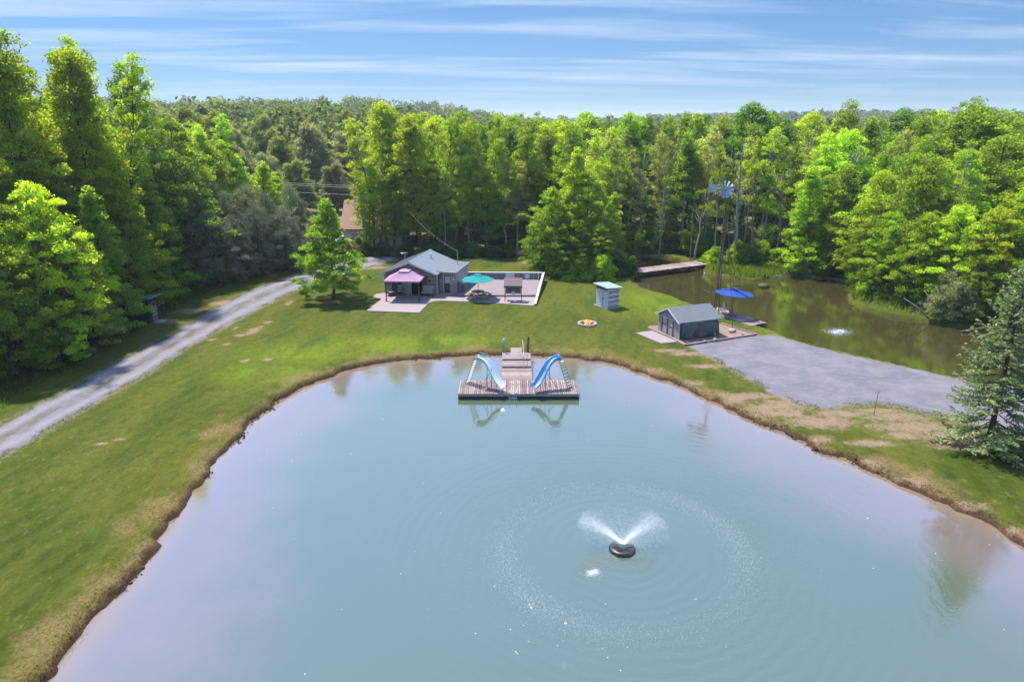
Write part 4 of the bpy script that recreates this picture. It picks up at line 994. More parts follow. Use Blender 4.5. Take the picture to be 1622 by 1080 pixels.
def mooring(label, px, py, lantern):
    x, y = G(px, py, 0); o = thing('mooring_post', label, 'post', (x, y, 0))
    part(o, 'post', M['grey_metal'] if lantern else M['brown_metal'], [('t', [(-.07, 0, -.8), (-.07, 0, 1.2)], .04, 7), ('t', [(.07, 0, -.8), (.07, 0, 1.2)], .03, 7)] if lantern else [('t', [(0, 0, -.8), (0, 0, 1.3)], .045, 7), ('t', [(-.1, .05, -.8), (-.1, .05, 1.25)], .04, 7)])
    part(o, 'lantern' if lantern else 'finial', M['fan'] if lantern else M['black_metal'], [('l', [(.06, 1.0), (.12, 1.08), (.12, 1.38), (.04, 1.5)], 8)] if lantern else [('l', [(.05, 1.28), (.1, 1.36), (.07, 1.5), (.01, 1.66)], 8)])
mooring('grey double post with a pale lantern at the left of the gangway', 798, 564, True)
mooring('dark double post with a pointed finial at the right of the gangway', 837, 564, False)
def bez(p, t):
    a, b, c, d = [np.array(q, float) for q in p]; s = 1 - t
    return a * s ** 3 + 3 * b * s * s * t + 3 * c * s * t * t + d * t ** 3
def slide(sgn, mat, label):
    t = thing('water_slide', label, 'water slide', (.45, 43.6, RZ), 0)
    P = [(sgn * 2.92, 1.62, 1.98), (sgn * 2.05, 1.35, 2.25), (sgn * 1.85, 1.0, .72), (sgn * 1.12, .18, .38)]
    n = 22; vs = []; fs = []
    sec = [(-.29, .20), (-.27, .22), (-.24, .14), (-.17, .02), (0, -.02), (.17, .02), (.24, .14), (.27, .22), (.29, .20), (.26, .05), (.17, -.06), (0, -.1), (-.17, -.06), (-.26, .05)]
    m = len(sec)
    for i in range(n):
        q = i / (n - 1); p = bez(P, q); d = bez(P, min(1, q + .02)) - bez(P, max(0, q - .02)); d /= np.linalg.norm(d)
        s = np.cross(d, (0, 0, 1)); s /= np.linalg.norm(s); u = np.cross(s, d)
        for a, b in sec: vs.append(tuple(p + s * a + u * b))
    for i in range(n - 1):
        for k in range(m): fs.append((i * m + k, i * m + (k + 1) % m, (i + 1) * m + (k + 1) % m, (i + 1) * m + k))
    fs += [tuple(range(m)), tuple(range((n - 1) * m, n * m))[::-1]]
    part(t, 'chute', mat, MB().add(vs, fs), True)
    top = np.array([sgn * 3.0, 1.68, 1.95]); bot = np.array([sgn * 3.62, 2.1 if sgn < 0 else 1.2, 0.0]); sd = np.array([.42, .6 if sgn > 0 else -.6, 0]); sd = np.cross(top - bot, (0, 0, 1)); sd /= np.linalg.norm(sd); sd *= .26
    for s in (-1, 1):
        part(t, 'ladder_rail', M['grey_metal'], [('t', [tuple(bot + sd * s), tuple(top + sd * s), tuple(top + sd * s + np.array([-sgn * .15, -.05, .42])), tuple(top + sd * s + np.array([-sgn * .55, -.2, .34]))], .024, 6)])
    for k in range(9):
        c = bot + (top - bot) * (k + .7) / 9.6
        part(t, 'step', M['trim'], [('b', c[0], c[1], c[2], .48, .12, .035, math.atan2(sd[1], sd[0]))])
    p = bez(P, .45); part(t, 'leg', M['brown_metal'], [('t', [(p[0] + .18 * sgn, p[1] + .12, 0), (p[0] + .15 * sgn, p[1] + .1, p[2] - .05)], .022, 6)])
    part(t, 'leg', M['brown_metal'], [('t', [(p[0] - .15 * sgn, p[1] - .12, 0), (p[0] - .15 * sgn, p[1] - .1, p[2] - .05)], .022, 6)])
    p = bez(P, .9)
    for k in (-.2, .2): part(t, 'leg', M['brown_metal'], [('t', [(p[0] + k, p[1] - k * .3 * sgn, 0), (p[0] + k, p[1] - k * .3 * sgn, p[2] - .02)], .02, 6)])
    p2 = bez(P, .6); part(t, 'strut', M['brown_metal'], [('t', [(p2[0] + .2 * sgn, p2[1], p2[2] - .05), (p2[0] + .95 * sgn, p2[1] - .1, 0)], .018, 5)])
    return t
slide(-1, M['slide_pale'], 'faded pale-blue water slide at the left of the raft')
slide(1, M['slide_blue'], 'brighter blue water slide at the right of the raft')

# ------------------------------------------------------------------ fountains
ft = thing('fountain', 'black floating fountain with a spreading spray in the middle of the pond', 'fountain', (FX, FY, WATER_Z), 0)
part(ft, 'float', M['black_metal'], [('l', [(.30, .10), (.52, .16), (.60, .06), (.58, -.1), (.3, -.12)], 28)], True)
part(ft, 'spoke', M['black_metal'], [('b', 0, 0, .13, 1.0, .06, .04), ('b', 0, 0, .13, .06, 1.0, .04), ('b', 0, 0, .13, .9, .05, .04, R(45)), ('b', 0, 0, .13, .9, .05, .04, R(-45))])
part(ft, 'nozzle', M['grey_metal'], [('l', [(.14, .08), (.12, .2), (.07, .3), (.09, .34)], 12)])
def droplets(n, seed, v0, ang, spread, size, tmax, tpow, lobes=.0):
    """water drops caught along their falling paths"""
    rs = np.random.RandomState(seed)
    a = np.where(rs.rand(n) < lobes, np.where(rs.rand(n) < .5, R(158), R(24)) + rs.randn(n) * R(13), rs.rand(n) * 6.283); el = ang + rs.randn(n) * spread; v = v0 * (1 + rs.randn(n) * .035)
    t = tmax * rs.rand(n) ** tpow
    vx = v * np.cos(el); r = vx * t; z = .32 + v * np.sin(el) * t - 4.9 * t * t
    ok = z > 0.0
    p = np.stack([r * np.cos(a), r * np.sin(a), z], -1)[ok]
    dirn = np.stack([np.cos(a) * vx, np.sin(a) * vx, v * np.sin(el) - 9.8 * t], -1)[ok]; dirn /= np.linalg.norm(dirn, axis=1, keepdims=True)
    m = len(p); s = size * rs.uniform(.5, 1.5, m)[:, None]; L = s * 2.2
    x = np.cross(dirn, rs.randn(m, 3)); x /= np.linalg.norm(x, axis=1, keepdims=True); y = np.cross(dirn, x)
    V = np.stack([p - dirn * L, p + x * s, p + y * s, p - x * s, p - y * s, p + dirn * L], 1).reshape(-1, 3)
    f = np.array([(0, 2, 1), (0, 3, 2), (0, 4, 3), (0, 1, 4), (5, 1, 2), (5, 2, 3), (5, 3, 4), (5, 4, 1)])
    F = (np.arange(m)[:, None, None] * 6 + f[None]).reshape(-1, 3)
    return V, F
V1, F1 = droplets(46000, 71, 7.25, R(34), R(1.6), .0030, .33, 1.5, .66)
o = link('spray', fast_mesh('spray', V1, F1, M['spray'], tri=True), ft); o['kind'] = 'stuff'
def splashes(n, seed, r0, dr, size, hmax):
    rs = np.random.RandomState(seed); a = rs.rand(n) * 6.283; r = r0 + rs.randn(n) * dr
    gate = .55 + .45 * np.sin(a * 2.0 + .6) * 1 + .0
    ok = rs.rand(n) < np.clip(gate, .25, 1); a, r = a[ok], r[ok]; m = len(a)
    p = np.stack([r * np.cos(a), r * np.sin(a), np.abs(rs.randn(m)) * hmax], -1)
    s = size * rs.uniform(.4, 1.6, m)[:, None]
    st = np.stack([np.ones(m), np.ones(m), rs.uniform(.5, 1.6, m)], -1)
    oc = np.array([(0, 0, -1), (1, 0, 0), (0, 1, 0), (-1, 0, 0), (0, -1, 0), (0, 0, 1)], float)
    V = (p[:, None, :] + oc[None] * (s * st)[:, None, :]).reshape(-1, 3)
    f = np.array([(0, 2, 1), (0, 3, 2), (0, 4, 3), (0, 1, 4), (5, 1, 2), (5, 2, 3), (5, 3, 4), (5, 4, 1)])
    return V, (np.arange(m)[:, None, None] * 6 + f[None]).reshape(-1, 3)
V2, F2 = splashes(26000, 72, 5.35, .40, .0050, .025)
o = link('splash_ring', fast_mesh('splash_ring', V2, F2, M['spray'], tri=True), ft); o['kind'] = 'stuff'
bx, by = G(939, 908, WATER_Z)
V3, F3 = splashes(1500, 73, .0, .16, .010, .05)
o = link('bubble_boil', fast_mesh('bubble_boil', V3, F3, M['spray'], tri=True)); o.location = (bx, by, WATER_Z); tag(o, 'small patch of white bubbles boiling up in front of the fountain', 'bubbles')
rx_, ry_ = G(1328, 526, WATER_Z)
o = thing('aerator', 'small low white aerator splash in the rear pond', 'fountain', (rx_, ry_, WATER_Z))
V4, F4 = splashes(2600, 74, .0, .55, .016, .06)
p_ = link('spray', fast_mesh('spray', V4, F4, M['spray'], tri=True), o); p_['kind'] = 'stuff'
part(o, 'float', M['black_metal'], [('l', [(.25, -.1), (.25, .06), (.1, .1)], 14)])

# ------------------------------------------------------------------ far houses by the road
def far_house(label, x, y, rz, w, d, eave, peak, roofm, wallm):
    h = thing('house', label, 'house', (x, y, gz(x, y)), rz)
    part(h, 'wall', wallm, [('y', [(-w / 2, 0), (w / 2, 0), (w / 2, eave), (-w / 2, eave)], 0, d), ('b', 0, d / 2, eave + .01, w - .2, d - .2, .1)])
    for s in (-1, 1):
        y0 = -.5 if s < 0 else d + .5
        vs = [(-w / 2 - .4, y0, eave - .1), (w / 2 + .4, y0, eave - .1), (w / 2 + .4, d / 2, peak), (-w / 2 - .4, d / 2, peak)]
        vs += [(a, b, c + .15) for a, b, c in vs]
        part(h, 'roof', roofm, MB().add(vs, [(0, 1, 2, 3), (4, 5, 6, 7), (0, 1, 5, 4), (1, 2, 6, 5), (2, 3, 7, 6), (3, 0, 4, 7)]))
    for k in range(3):
        f = part(h, 'window', M['glass'], [('b', -w / 2 + (k + .6) * w / 3.2, -.03, 1.5, .9, .06, 1.1)])
        part(f, 'frame', M['white'], [('b', -w / 2 + (k + .6) * w / 3.2, -.05, 2.08, 1.06, .06, .08), ('b', -w / 2 + (k + .6) * w / 3.2, -.05, .92, 1.06, .06, .08)])
    return h
far_house('far house with a wide salmon-brown roof behind the lone maple', -20.6, 101.0, R(4), 8.6, 10.5, 2.7, 6.2, M['brick_roof'], M['white'])
far_house('pale house half hidden inside the poplar grove', -11.5, 121, R(0), 10, 8, 5.6, 8.2, M['roof'], M['white'])
x, y = G(566, 412); o = thing('road_sign', 'small orange sign on a post right of the lone maple', 'sign', (x, y, 0))
part(o, 'post', M['grey_metal'], [('t', [(0, 0, -.2), (0, 0, 2.0)], .03, 6)]); part(o, 'panel', M['orange'], [('b', 0, -.05, 1.9, .62, .03, .62, 0, 0, R(45))])
x, y = -24.6, 103; o = thing('parked_car', 'white car parked left of the far salmon-roofed house', 'car', (x, y, gz(x, y)), R(20))
part(o, 'body', M['white'], [('y', [(-2.1, .3), (2.1, .3), (2.15, .75), (1.2, .9), (.7, 1.42), (-1.2, 1.45), (-1.9, .95), (-2.15, .8)], -.85, .85)]); part(o, 'window', M['interior'], [('y', [(-1.15, .95), (1.0, .93), (.62, 1.36), (-1.05, 1.38)], -.87, .87)])
for a in (-1.3, 1.3):
    for b in (-.8, .8): part(o, 'wheel', M['black_metal'], [('t', [(a, b - .1, .32), (a, b + .1, .32)], .32, 12)])

# specks of seed fluff floating on the pond
rs = np.random.RandomState(91); n = 75
pp = np.stack([rs.uniform(-16, 22, n), rs.uniform(16, 46, n)], -1); pp = pp[sdf(POND, pp[:, 0], pp[:, 1]) < -1.0]; n = len(pp)
a = rs.rand(n) * 6.28; s_z = rs.uniform(.008, .03, n); el_ = rs.uniform(1, 3.2, n)
oc = np.array([(0, 0, -.3), (1, 0, 0), (0, 1, 0), (-1, 0, 0), (0, -1, 0), (0, 0, .3)], float)
lv = oc[None] * s_z[:, None, None] * np.stack([el_, np.ones(n), np.ones(n)], -1)[:, None, :]
V = np.stack([lv[..., 0] * np.cos(a)[:, None] - lv[..., 1] * np.sin(a)[:, None] + pp[:, :1], lv[..., 0] * np.sin(a)[:, None] + lv[..., 1] * np.cos(a)[:, None] + pp[:, 1:], lv[..., 2] + WATER_Z], -1).reshape(-1, 3)
f = np.array([(0, 2, 1), (0, 3, 2), (0, 4, 3), (0, 1, 4), (5, 1, 2), (5, 2, 3), (5, 3, 4), (5, 4, 1)])
tag(link('floating_fluff', fast_mesh('floating_fluff', V, (np.arange(n)[:, None, None] * 6 + f[None]).reshape(-1, 3), M['white'], tri=True)), 'white specks of fluff floating on the main pond', None, kind='stuff')
# ------------------------------------------------------------------ trees
def leaf_quads(c, size, rs, up=0.5, aspect=0.55, axis=None, keep=None):
    """one rhombic leaf (or needle tuft) per centre"""
    n = len(c)
    nrm = rs.randn(n, 3); nrm[:, 2] = np.abs(nrm[:, 2]) + up * 1.6
    nrm /= np.linalg.norm(nrm, axis=1, keepdims=True)
    u = rs.randn(n, 3) if axis is None else axis + 0.35 * rs.randn(n, 3)
    if axis is None:
        u -= nrm * (u * nrm).sum(1, keepdims=True)
    u /= np.linalg.norm(u, axis=1, keepdims=True) + 1e-9
    v = np.cross(nrm, u); v /= np.linalg.norm(v, axis=1, keepdims=True) + 1e-9
    s = (size * rs.uniform(0.65, 1.35, n))[:, None]
    fold = nrm * s * 0.12
    V = np.stack([c - u * s * .5, c + v * s * aspect * .5 + fold, c + u * s * .5, c - v * s * aspect * .5 + fold], 1)
    return V.reshape(-1, 3), np.arange(n * 4).reshape(n, 4)

def rand_ball(n, rs):
    d = rs.randn(n, 3); d /= np.linalg.norm(d, axis=1, keepdims=True)
    return d * rs.rand(n, 1) ** (1 / 2.4)

class Kind: pass
def make_tree(name, seed, H=15, cb=.25, rad=3.5, prof=None, nl=46, elev=(.2, 1.0), per=70, leaf=.24, cl=.62, twigs=5, bark='bark', r0=.2, droop=.0, up=.5,
              aspect=.6, lean=.0, stems=1, mat='leaf', flat=.6, needle=False, gap=.15, jit=.25):
    rs = np.random.RandomState(seed)
    tb = MB(); C = []; A = []; CV = []
    for st in range(stems):
        a0 = rs.rand() * 6.28
        off = np.array([math.cos(a0), math.sin(a0)]) * (0.0 if stems == 1 else rs.uniform(.1, .5) * rad * .3)
        ln = np.array([math.cos(a0), math.sin(a0)]) * (lean if stems == 1 else rs.uniform(.05, .22)) * H
        Hs = H * (1 if st == 0 else rs.uniform(.7, .98))
        tz = np.linspace(0, 1, 9)
        wob = np.cumsum(rs.randn(9, 2) * .012 * H, 0); wob[0] = 0
        axis = np.stack([off[0] + ln[0] * tz ** 1.4 + wob[:, 0] * .6, off[1] + ln[1] * tz ** 1.4 + wob[:, 1] * .6, tz * Hs * .97 - (.25 if st == 0 else .2)], -1)
        rr = r0 * (1 - tz * .93) * (1 if stems == 1 else .7)
        rr[0] *= 1.35
        tb.tube([tuple(p) for p in axis], list(rr), 7)
        at = lambda t: np.array([np.interp(t, tz, axis[:, k]) for k in range(3)])
        for i in range(nl):
            t = (i + rs.rand()) / nl
            zt = cb + (1 - cb) * t ** .92 * .97
            if rs.rand() < gap * .5: continue
            az = i * 2.39996 + rs.uniform(-.5, .5)
            L = rad * prof(t) * rs.uniform(1 - jit, 1 + jit * .8) * (1 if stems == 1 else .75)
            e = elev[0] + (elev[1] - elev[0]) * t + rs.uniform(-.15, .15)
            p0 = at(max(0.02, zt - (math.sin(max(e, 0)) * L * .75) / Hs))
            d = np.array([math.cos(az) * math.cos(e), math.sin(az) * math.cos(e), math.sin(e)])
            s = np.array([0, .35, .7, 1.0])[:, None]
            bend = np.array([0, 0, 1.0]) * L * (-droop)
            pts = p0 + d * L * s + bend * s ** 2 + rs.randn(4, 3) * L * .035 * s
            tb.tube([tuple(q) for q in pts], [r0 * .28 * (1 - .5 * t), r0 * .18 * (1 - .5 * t), r0 * .1, .012], 4, False)
            nt = max(2, int(twigs * L / rad + 1.5))
            for k in range(nt):
                ss = rs.uniform(.3, 1.0) if k else 1.0
                b = np.array([np.interp(ss, s[:, 0], pts[:, j]) for j in range(3)])
                if k:
                    td = d * .55 + rs.randn(3) * np.array([.6, .6, .28]); td /= np.linalg.norm(td)
                    ql = L * rs.uniform(.18, .42) * (1.15 - ss * .5)
                    e2 = b + td * ql
                    tb.tube([tuple(b), tuple(e2)], [.02, .008], 3, False)
                else: e2 = b; td = d
                if rs.rand() < gap: continue
                C.append(e2); A.append(td); CV.append(rs.rand())
        C.append(axis[-1]); A.append(np.array([0, 0, 1.0])); CV.append(.6)
    C = np.array(C); A = np.array(A); CV = np.array(CV)
    n = len(C)
    rc = cl * rs.uniform(.65, 1.35, n)
    per = int(per * 1.12); leaf = leaf * .80; up = up * .3
    rep = np.repeat(np.arange(n), per)
    q = rand_ball(len(rep), rs)
    pos = C[rep] + q * rc[rep][:, None] * np.array([1, 1, flat])
    pos[:, 2] -= (q[:, 0] ** 2 + q[:, 1] ** 2) * rc[rep] * .25
    ax = None
    if needle:
        ax = q + A[rep] * .9; ax[:, 2] += .35
    V, Q = leaf_quads(pos, leaf, rs, up, aspect, ax)
    var = np.clip(.55 * CV[rep] + .45 * rs.rand(len(rep)), 0, 1)
    k = Kind(); k.name = name; k.H = H
    k.trunk = tb.mesh(name + '_trunk', M[bark], True)
    k.crown = fast_mesh(name + '_crown', V, Q, M[mat], var)
    return k

oval = lambda t: max(.2, math.sin(math.pi * (t * .80 + .12)) ** .6)
cone = lambda t: max(.10, (1 - t) ** .8 * .95 + .06) * (1 if t > .12 else .75 + 2 * t)
dome = lambda t: max(.2, math.sqrt(max(0, 1 - (t * .96) ** 2.2)))
egg = lambda t: max(.12, math.sin(math.pi * min(1, (t * .75 + .2))) ** .8)
K = {}
K['poplar1'] = make_tree('poplar', 1, 20, .16, 3.3, oval, 64, (.6, 1.1), 66, .25, .62, 5, 'bark', .2, -.05, jit=.42)
K['poplar2'] = make_tree('poplar', 2, 20, .22, 2.9, oval, 60, (.65, 1.15), 66, .25, .6, 5, 'bark_pale', .19, -.05, gap=.24, jit=.42)
K['poplar3'] = make_tree('poplar', 3, 20, .12, 3.6, oval, 44, (.5, 1.1), 66, .26, .66, 5, 'bark', .22, stems=2, jit=.4)
K['maple1'] = make_tree('maple', 4, 14, .10, 4.2, egg, 70, (.12, 1.0), 74, .27, .70, 6, 'bark', .2, .08, flat=.45)
K['maple2'] = make_tree('maple', 5, 14, .14, 4.7, dome, 66, (.1, .95), 76, .27, .74, 6, 'bark', .22, .08, flat=.42)
K['maple3'] = make_tree('maple', 6, 14, .06, 3.4, cone, 72, (.05, .9), 70, .26, .62, 6, 'bark', .18, .06, flat=.45)
K['slender1'] = make_tree('slender', 7, 18, .36, 2.5, oval, 44, (.4, 1.1), 60, .25, .62, 5, 'bark_pale', .17, gap=.38, jit=.45)
K['slender2'] = make_tree('slender', 8, 18, .28, 2.9, egg, 46, (.3, 1.0), 60, .25, .66, 5, 'bark_pale', .17, gap=.36, jit=.45)
K['slender3'] = make_tree('slender', 18, 17, .42, 2.2, dome, 36, (.2, 1.0), 60, .25, .6, 5, 'bark_pale', .15, gap=.35, jit=.5)
K['round1'] = make_tree('broad', 9, 17, .10, 7.0, dome, 80, (.15, 1.2), 84, .40, 1.15, 7, 'bark', .5, .1, stems=2)
K['round2'] = make_tree('broad', 10, 15, .12, 5.6, dome, 80, (.15, 1.15), 80, .36, 1.0, 6, 'bark', .35, .1, stems=2)
K['pine1'] = make_tree('pine', 11, 10, .03, 3.0, cone, 62, (.05, .8), 80, .34, .5, 6, 'bark', .2, -.08, .2, .16, needle=True, mat='needle', flat=.7)
K['pine2'] = make_tree('pine', 12, 10, .05, 3.3, egg, 58, (.1, .8), 80, .34, .52, 6, 'bark', .2, -.08, .2, .16, needle=True, mat='needle', flat=.7)
K['lone'] = make_tree('lawn_maple', 13, 10.9, .13, 3.75, cone, 84, (.02, .95), 120, .20, .52, 7, 'bark', .16, .03, flat=.45, jit=.3)
K['bush1'] = make_tree('bush', 14, 3.2, .05, 1.7, dome, 26, (.25, 1.2), 80, .19, .42, 5, 'bark', .05, .05, stems=3, gap=.1)
K['bush2'] = make_tree('bush', 15, 2.6, .05, 1.9, dome, 26, (.15, 1.1), 80, .17, .42, 5, 'bark', .05, .08, stems=3, gap=.1)
K['bush3'] = make_tree('bush', 16, 4.6, .05, 1.8, egg, 32, (.3, 1.2), 76, .2, .46, 5, 'bark', .06, .03, stems=2, gap=.12)
K['willow'] = make_tree('shore_willow', 17, 6.5, .12, 3.6, dome, 40, (.2, 1.0), 84, .2, .6, 6, 'snag', .12, .16, stems=3, gap=.25)

def spruce(name, seed, H, rad):
    rs = np.random.RandomState(seed); tb = MB()
    tb.tube([(0, 0, -.2), (0.03, 0, H * .3), (-.03, .02, H * .65), (0, 0, H)], [.17, .125, .07, .012], 8)
    C, D, S, VR = [], [], [], []
    z = .75; i = 0
    while z < H - .15:
        t = z / H
        nb = 7 if t < .8 else 5
        for b in range(nb):
            az = b * 6.283 / nb + i * .7 + rs.uniform(-.3, .3)
            L = rad * (1 - t) ** .82 * rs.uniform(.72, 1.12) * (1 if t > .12 else .8) + .12
            if t < .25 and rs.rand() < .22: continue
            el = -.12 + .75 * t ** 1.6 + rs.uniform(-.1, .1)
            s = np.linspace(0, 1, 9)
            hx, hz = math.cos(el) * L, math.sin(el) * L
            bx = s * hx; bz = s * hz - .16 * L * np.sin(s * math.pi * .8) + .10 * L * s ** 3
            ca, sa = math.cos(az), math.sin(az)
            zz_ = z + rs.uniform(-.12, .12)
            pts = np.stack([ca * bx, sa * bx, zz_ + bz], -1)
            tb.tube([tuple(p) for p in pts[::2]], [.03 * (1 - t) + .012, .024 * (1 - t) + .01, .018, .012, .006], 4, False)
            cv = rs.rand()
            nt = int(L / .1)
            for k in range(nt):
                ss = .2 + .8 * (k + rs.rand()) / nt
                base = np.array([np.interp(ss, s, pts[:, j]) for j in range(3)])
                side = 1 if k % 2 else -1
                tl = (.16 + .30 * L * (1 - ss) ** .8 * min(1, ss * 2.4)) * rs.uniform(.7, 1.2)
                ang = az + side * rs.uniform(.65, 1.1)
                d = np.array([math.cos(ang), math.sin(ang), rs.uniform(-.28, .05)])
                m = max(2, int(tl / .085))
                for j in range(m):
                    C.append(base + d * tl * (j + .5) / m + rs.randn(3) * .018); D.append(d + np.array([0, 0, .25]) * rs.rand()); S.append(.16); VR.append(.5 * cv + .3 * rs.rand() + .2 * (j / m))
            C.append(pts[-1]); D.append(np.array([ca, sa, .1])); S.append(.2); VR.append(.9)
        z += .34 + .14 * (1 - t); i += 1
    C = np.array(C); D = np.array(D); S = np.array(S)
    C2 = np.concatenate([C, C]); D2 = np.concatenate([D, D]) + rs.randn(len(C2), 3) * .22
    V, Q = leaf_quads(C2, .19, rs, .25, .42, D2)
    k = Kind(); k.name = name; k.H = H
    k.trunk = tb.mesh(name + '_trunk', M['bark'], True)
    k.crown = fast_mesh(name + '_crown', V, Q, M['needle'], np.clip(np.concatenate([VR, VR]), 0, 1))
    return k
K['spruce'] = spruce('spruce', 21, 11.0, 3.5)
K['spruce_small'] = spruce('spruce', 22, 8.0, 2.1)

def snag(seed, H):
    rs = np.random.RandomState(seed); b = MB()
    tz = np.linspace(0, 1, 8); wob = np.cumsum(rs.randn(8, 2) * .14, 0); wob[0] = 0
    ax = np.stack([wob[:, 0], wob[:, 1], tz * H - .2], -1)
    b.tube([tuple(p) for p in ax], list(.17 * (1 - tz * .8)), 7)
    for i in range(16):
        t = rs.uniform(.35, .98); p = np.array([np.interp(t, tz, ax[:, k]) for k in range(3)])
        a = rs.rand() * 6.28; L = rs.uniform(.5, 2.6) * (1.2 - t * .6)
        d = np.array([math.cos(a), math.sin(a), rs.uniform(.4, 1.6)]); d /= np.linalg.norm(d)
        m = p + d * L * .5 + rs.randn(3) * .1; e_ = p + d * L + np.array([0, 0, .2]) + rs.randn(3) * .15
        b.tube([tuple(p), tuple(m), tuple(e_)], [.06, .04, .012], 5)
        b.tube([tuple(m), tuple(m + np.array([d[1], -d[0], .9]) * L * .4)], [.03, .008], 4)
    return b.mesh('dead_tree', M['snag'], True)
SN = [snag(31, 12), snag(32, 10), snag(33, 13)]

GREEN = {'yel': (0.2632, 0.364, 0.0314), 'mid': (0.196, 0.2968, 0.0336), 'deep': (0.1176, 0.2184, 0.0358), 'dark': (0.0784, 0.14, 0.0392), 'lime': (0.3158, 0.4677, 0.0374), 'olive': (0.1987, 0.2454, 0.0607), 'grey': (0.235, 0.265, 0.14), 'pine': (0.145, 0.165, 0.115), 'blue': (0.27, 0.35, 0.15), 'pale': (0.2922, 0.3508, 0.1054), 'lawn': (0.21, 0.33, 0.03)}
WORD = {'yel': 'yellow-green', 'mid': 'mid-green', 'deep': 'deep green', 'dark': 'dark green', 'lime': 'lime-green', 'olive': 'olive-green', 'grey': 'grey-green', 'pale': 'pale green', 'blue': 'blue-green'}
rt = random.Random(77)
def tree(kind, x, y, H, tint, label, group=None, wide=1.0, name='tree', cat='tree', rz=None):
    k = K[kind]; s = H / k.H
    z = gz(x, y)
    o = thing(name, label, cat, (x, y, z), rt.uniform(0, 6.28) if rz is None else rz, group)
    o.scale = (s * wide, s * wide, s)
    tr = link('trunk', k.trunk, o)
    cr = link('crown', k.crown, o)
    c = GREEN[tint]; j = rt.uniform(.82, 1.2); h = rt.uniform(.9, 1.12)
    cr.color = (c[0] * j * h, c[1] * j, c[2] * j, 1)
    return o
def at_px(px, Y):
    """x of the photo column px for something standing Y metres out on level ground"""
    dep = math.atan(CAM_H / Y)
    return (px - 811) / FOC * (Y * math.cos(PITCH) + CAM_H * math.sin(PITCH))
def top_h(Y, py):
    v = -(py - 540) / FOC
    return CAM_H + (-math.sin(PITCH) + v * math.cos(PITCH)) / (math.cos(PITCH) + v * math.sin(PITCH)) * Y
def xt(px, py, Y):
    """x at depth Y for a treetop seen at px, py"""
    z = top_h(Y, py); d = Y * math.cos(PITCH) - (z - CAM_H) * math.sin(PITCH)
    return (px - 811) / FOC * d
taken = []
def T(kind, px, py, Y, tint, label, group=None, wide=1.0, name='tree'):
    x = xt(px, py, Y); h = top_h(Y, py) - gz(x, Y)
    taken.append((x, Y)); return tree(kind, x, Y, h, tint, label, group, wide, name)

# --- trees that can be told apart
lx, ly = G(527, 474)
tree('lone', lx, ly, 10.9, 'lawn', 'cone-shaped bright green maple standing alone on the lawn beside the drive', name='maple_tree', rz=1.1)
sx, sy = G(1563, 709)
tree('spruce', sx, sy, 11.2, 'blue', 'layered blue-green spruce at the edge of the gravel yard by the pond', name='spruce_tree', rz=.4)
taken += [(lx, ly), (sx, sy)]
lp = 'tall poplars rising over the left wood'
for px, py, Y, kd in [(8, 28, 58, 'poplar1'), (45, 52, 62, 'poplar3'), (78, 40, 66, 'poplar2'), (112, 62, 63, 'poplar1'), (150, 70, 70, 'poplar3'), (20, 80, 74, 'poplar3'), (95, 95, 76, 'poplar1')]:
    T(kd, px, py, Y, 'yel', 'very tall yellow-green poplar towering over the left wood', lp, .95, 'poplar_tree')
T('poplar2', 205, 92, 76, 'deep', 'tall thin-crowned dark poplar, rightmost of the tall ones in the left wood', None, 1.0, 'poplar_tree')
T('slender2', 232, 150, 82, 'olive', 'loose-crowned tree standing against the sky right of the tall left poplars', None, 1.2)
lf = 'bright leafy trees along the edge of the left wood'
for px, py, Y, kd, tn, w_ in [(55, 275, 51, 'maple1', 'lime', .9), (150, 285, 58, 'maple3', 'mid', 1), (-10, 225, 52, 'maple2', 'mid', .8), (200, 265, 64, 'maple1', 'yel', .9), (240, 270, 70, 'maple3', 'mid', 1.1), (110, 240, 62, 'poplar3', 'yel', 1.1), (-30, 330, 47, 'maple1', 'mid', .9), (60, 370, 50, 'maple3', 'mid', 1.2), (135, 350, 55, 'maple2', 'lime', .66), (275, 330, 72, 'maple3', 'deep', 1.2), (20, 150, 60, 'maple1', 'deep', .8), (165, 195, 72, 'maple1', 'mid', .85), (120, 340, 54, 'maple3', 'pale', 1.1), (215, 340, 69, 'maple1', 'mid', .8)]:
    T(kd, px - 22, py, Y, tn, 'bright leafy tree on the edge of the left wood above the gravel drive', lf, w_)
lb = 'green trees deeper in the left wood'
for px, py, Y, kd, tn in [(260, 175, 84, 'maple1', 'mid'), (300, 190, 90, 'maple3', 'lime'), (335, 215, 92, 'maple2', 'mid'), (215, 180, 86, 'maple1', 'lime'), (180, 150, 88, 'poplar3', 'mid'), (270, 230, 78, 'maple2', 'deep'), (130, 160, 84, 'maple2', 'mid'), (60, 140, 80, 'maple1', 'mid'), (0, 120, 76, 'poplar3', 'mid'), (310, 260, 86, 'maple3', 'mid')]:
    T(kd, px, py, Y, tn, 'green leafy tree deeper in the wood left of the pines', lb, .95)
for px, py, Y, lab in [(375, 238, 94, 'yellow-green tree rising left of centre behind the dark pines'), (405, 250, 98, 'yellow-green tree rising behind the middle of the dark pines'), (440, 268, 101, 'lime tree behind the dark pines, nearest the power lines')]:
    T('maple3', px, py, Y, 'lime', lab, None, 1.15)
pg_ = 'dark grey-brown pines behind the drive'
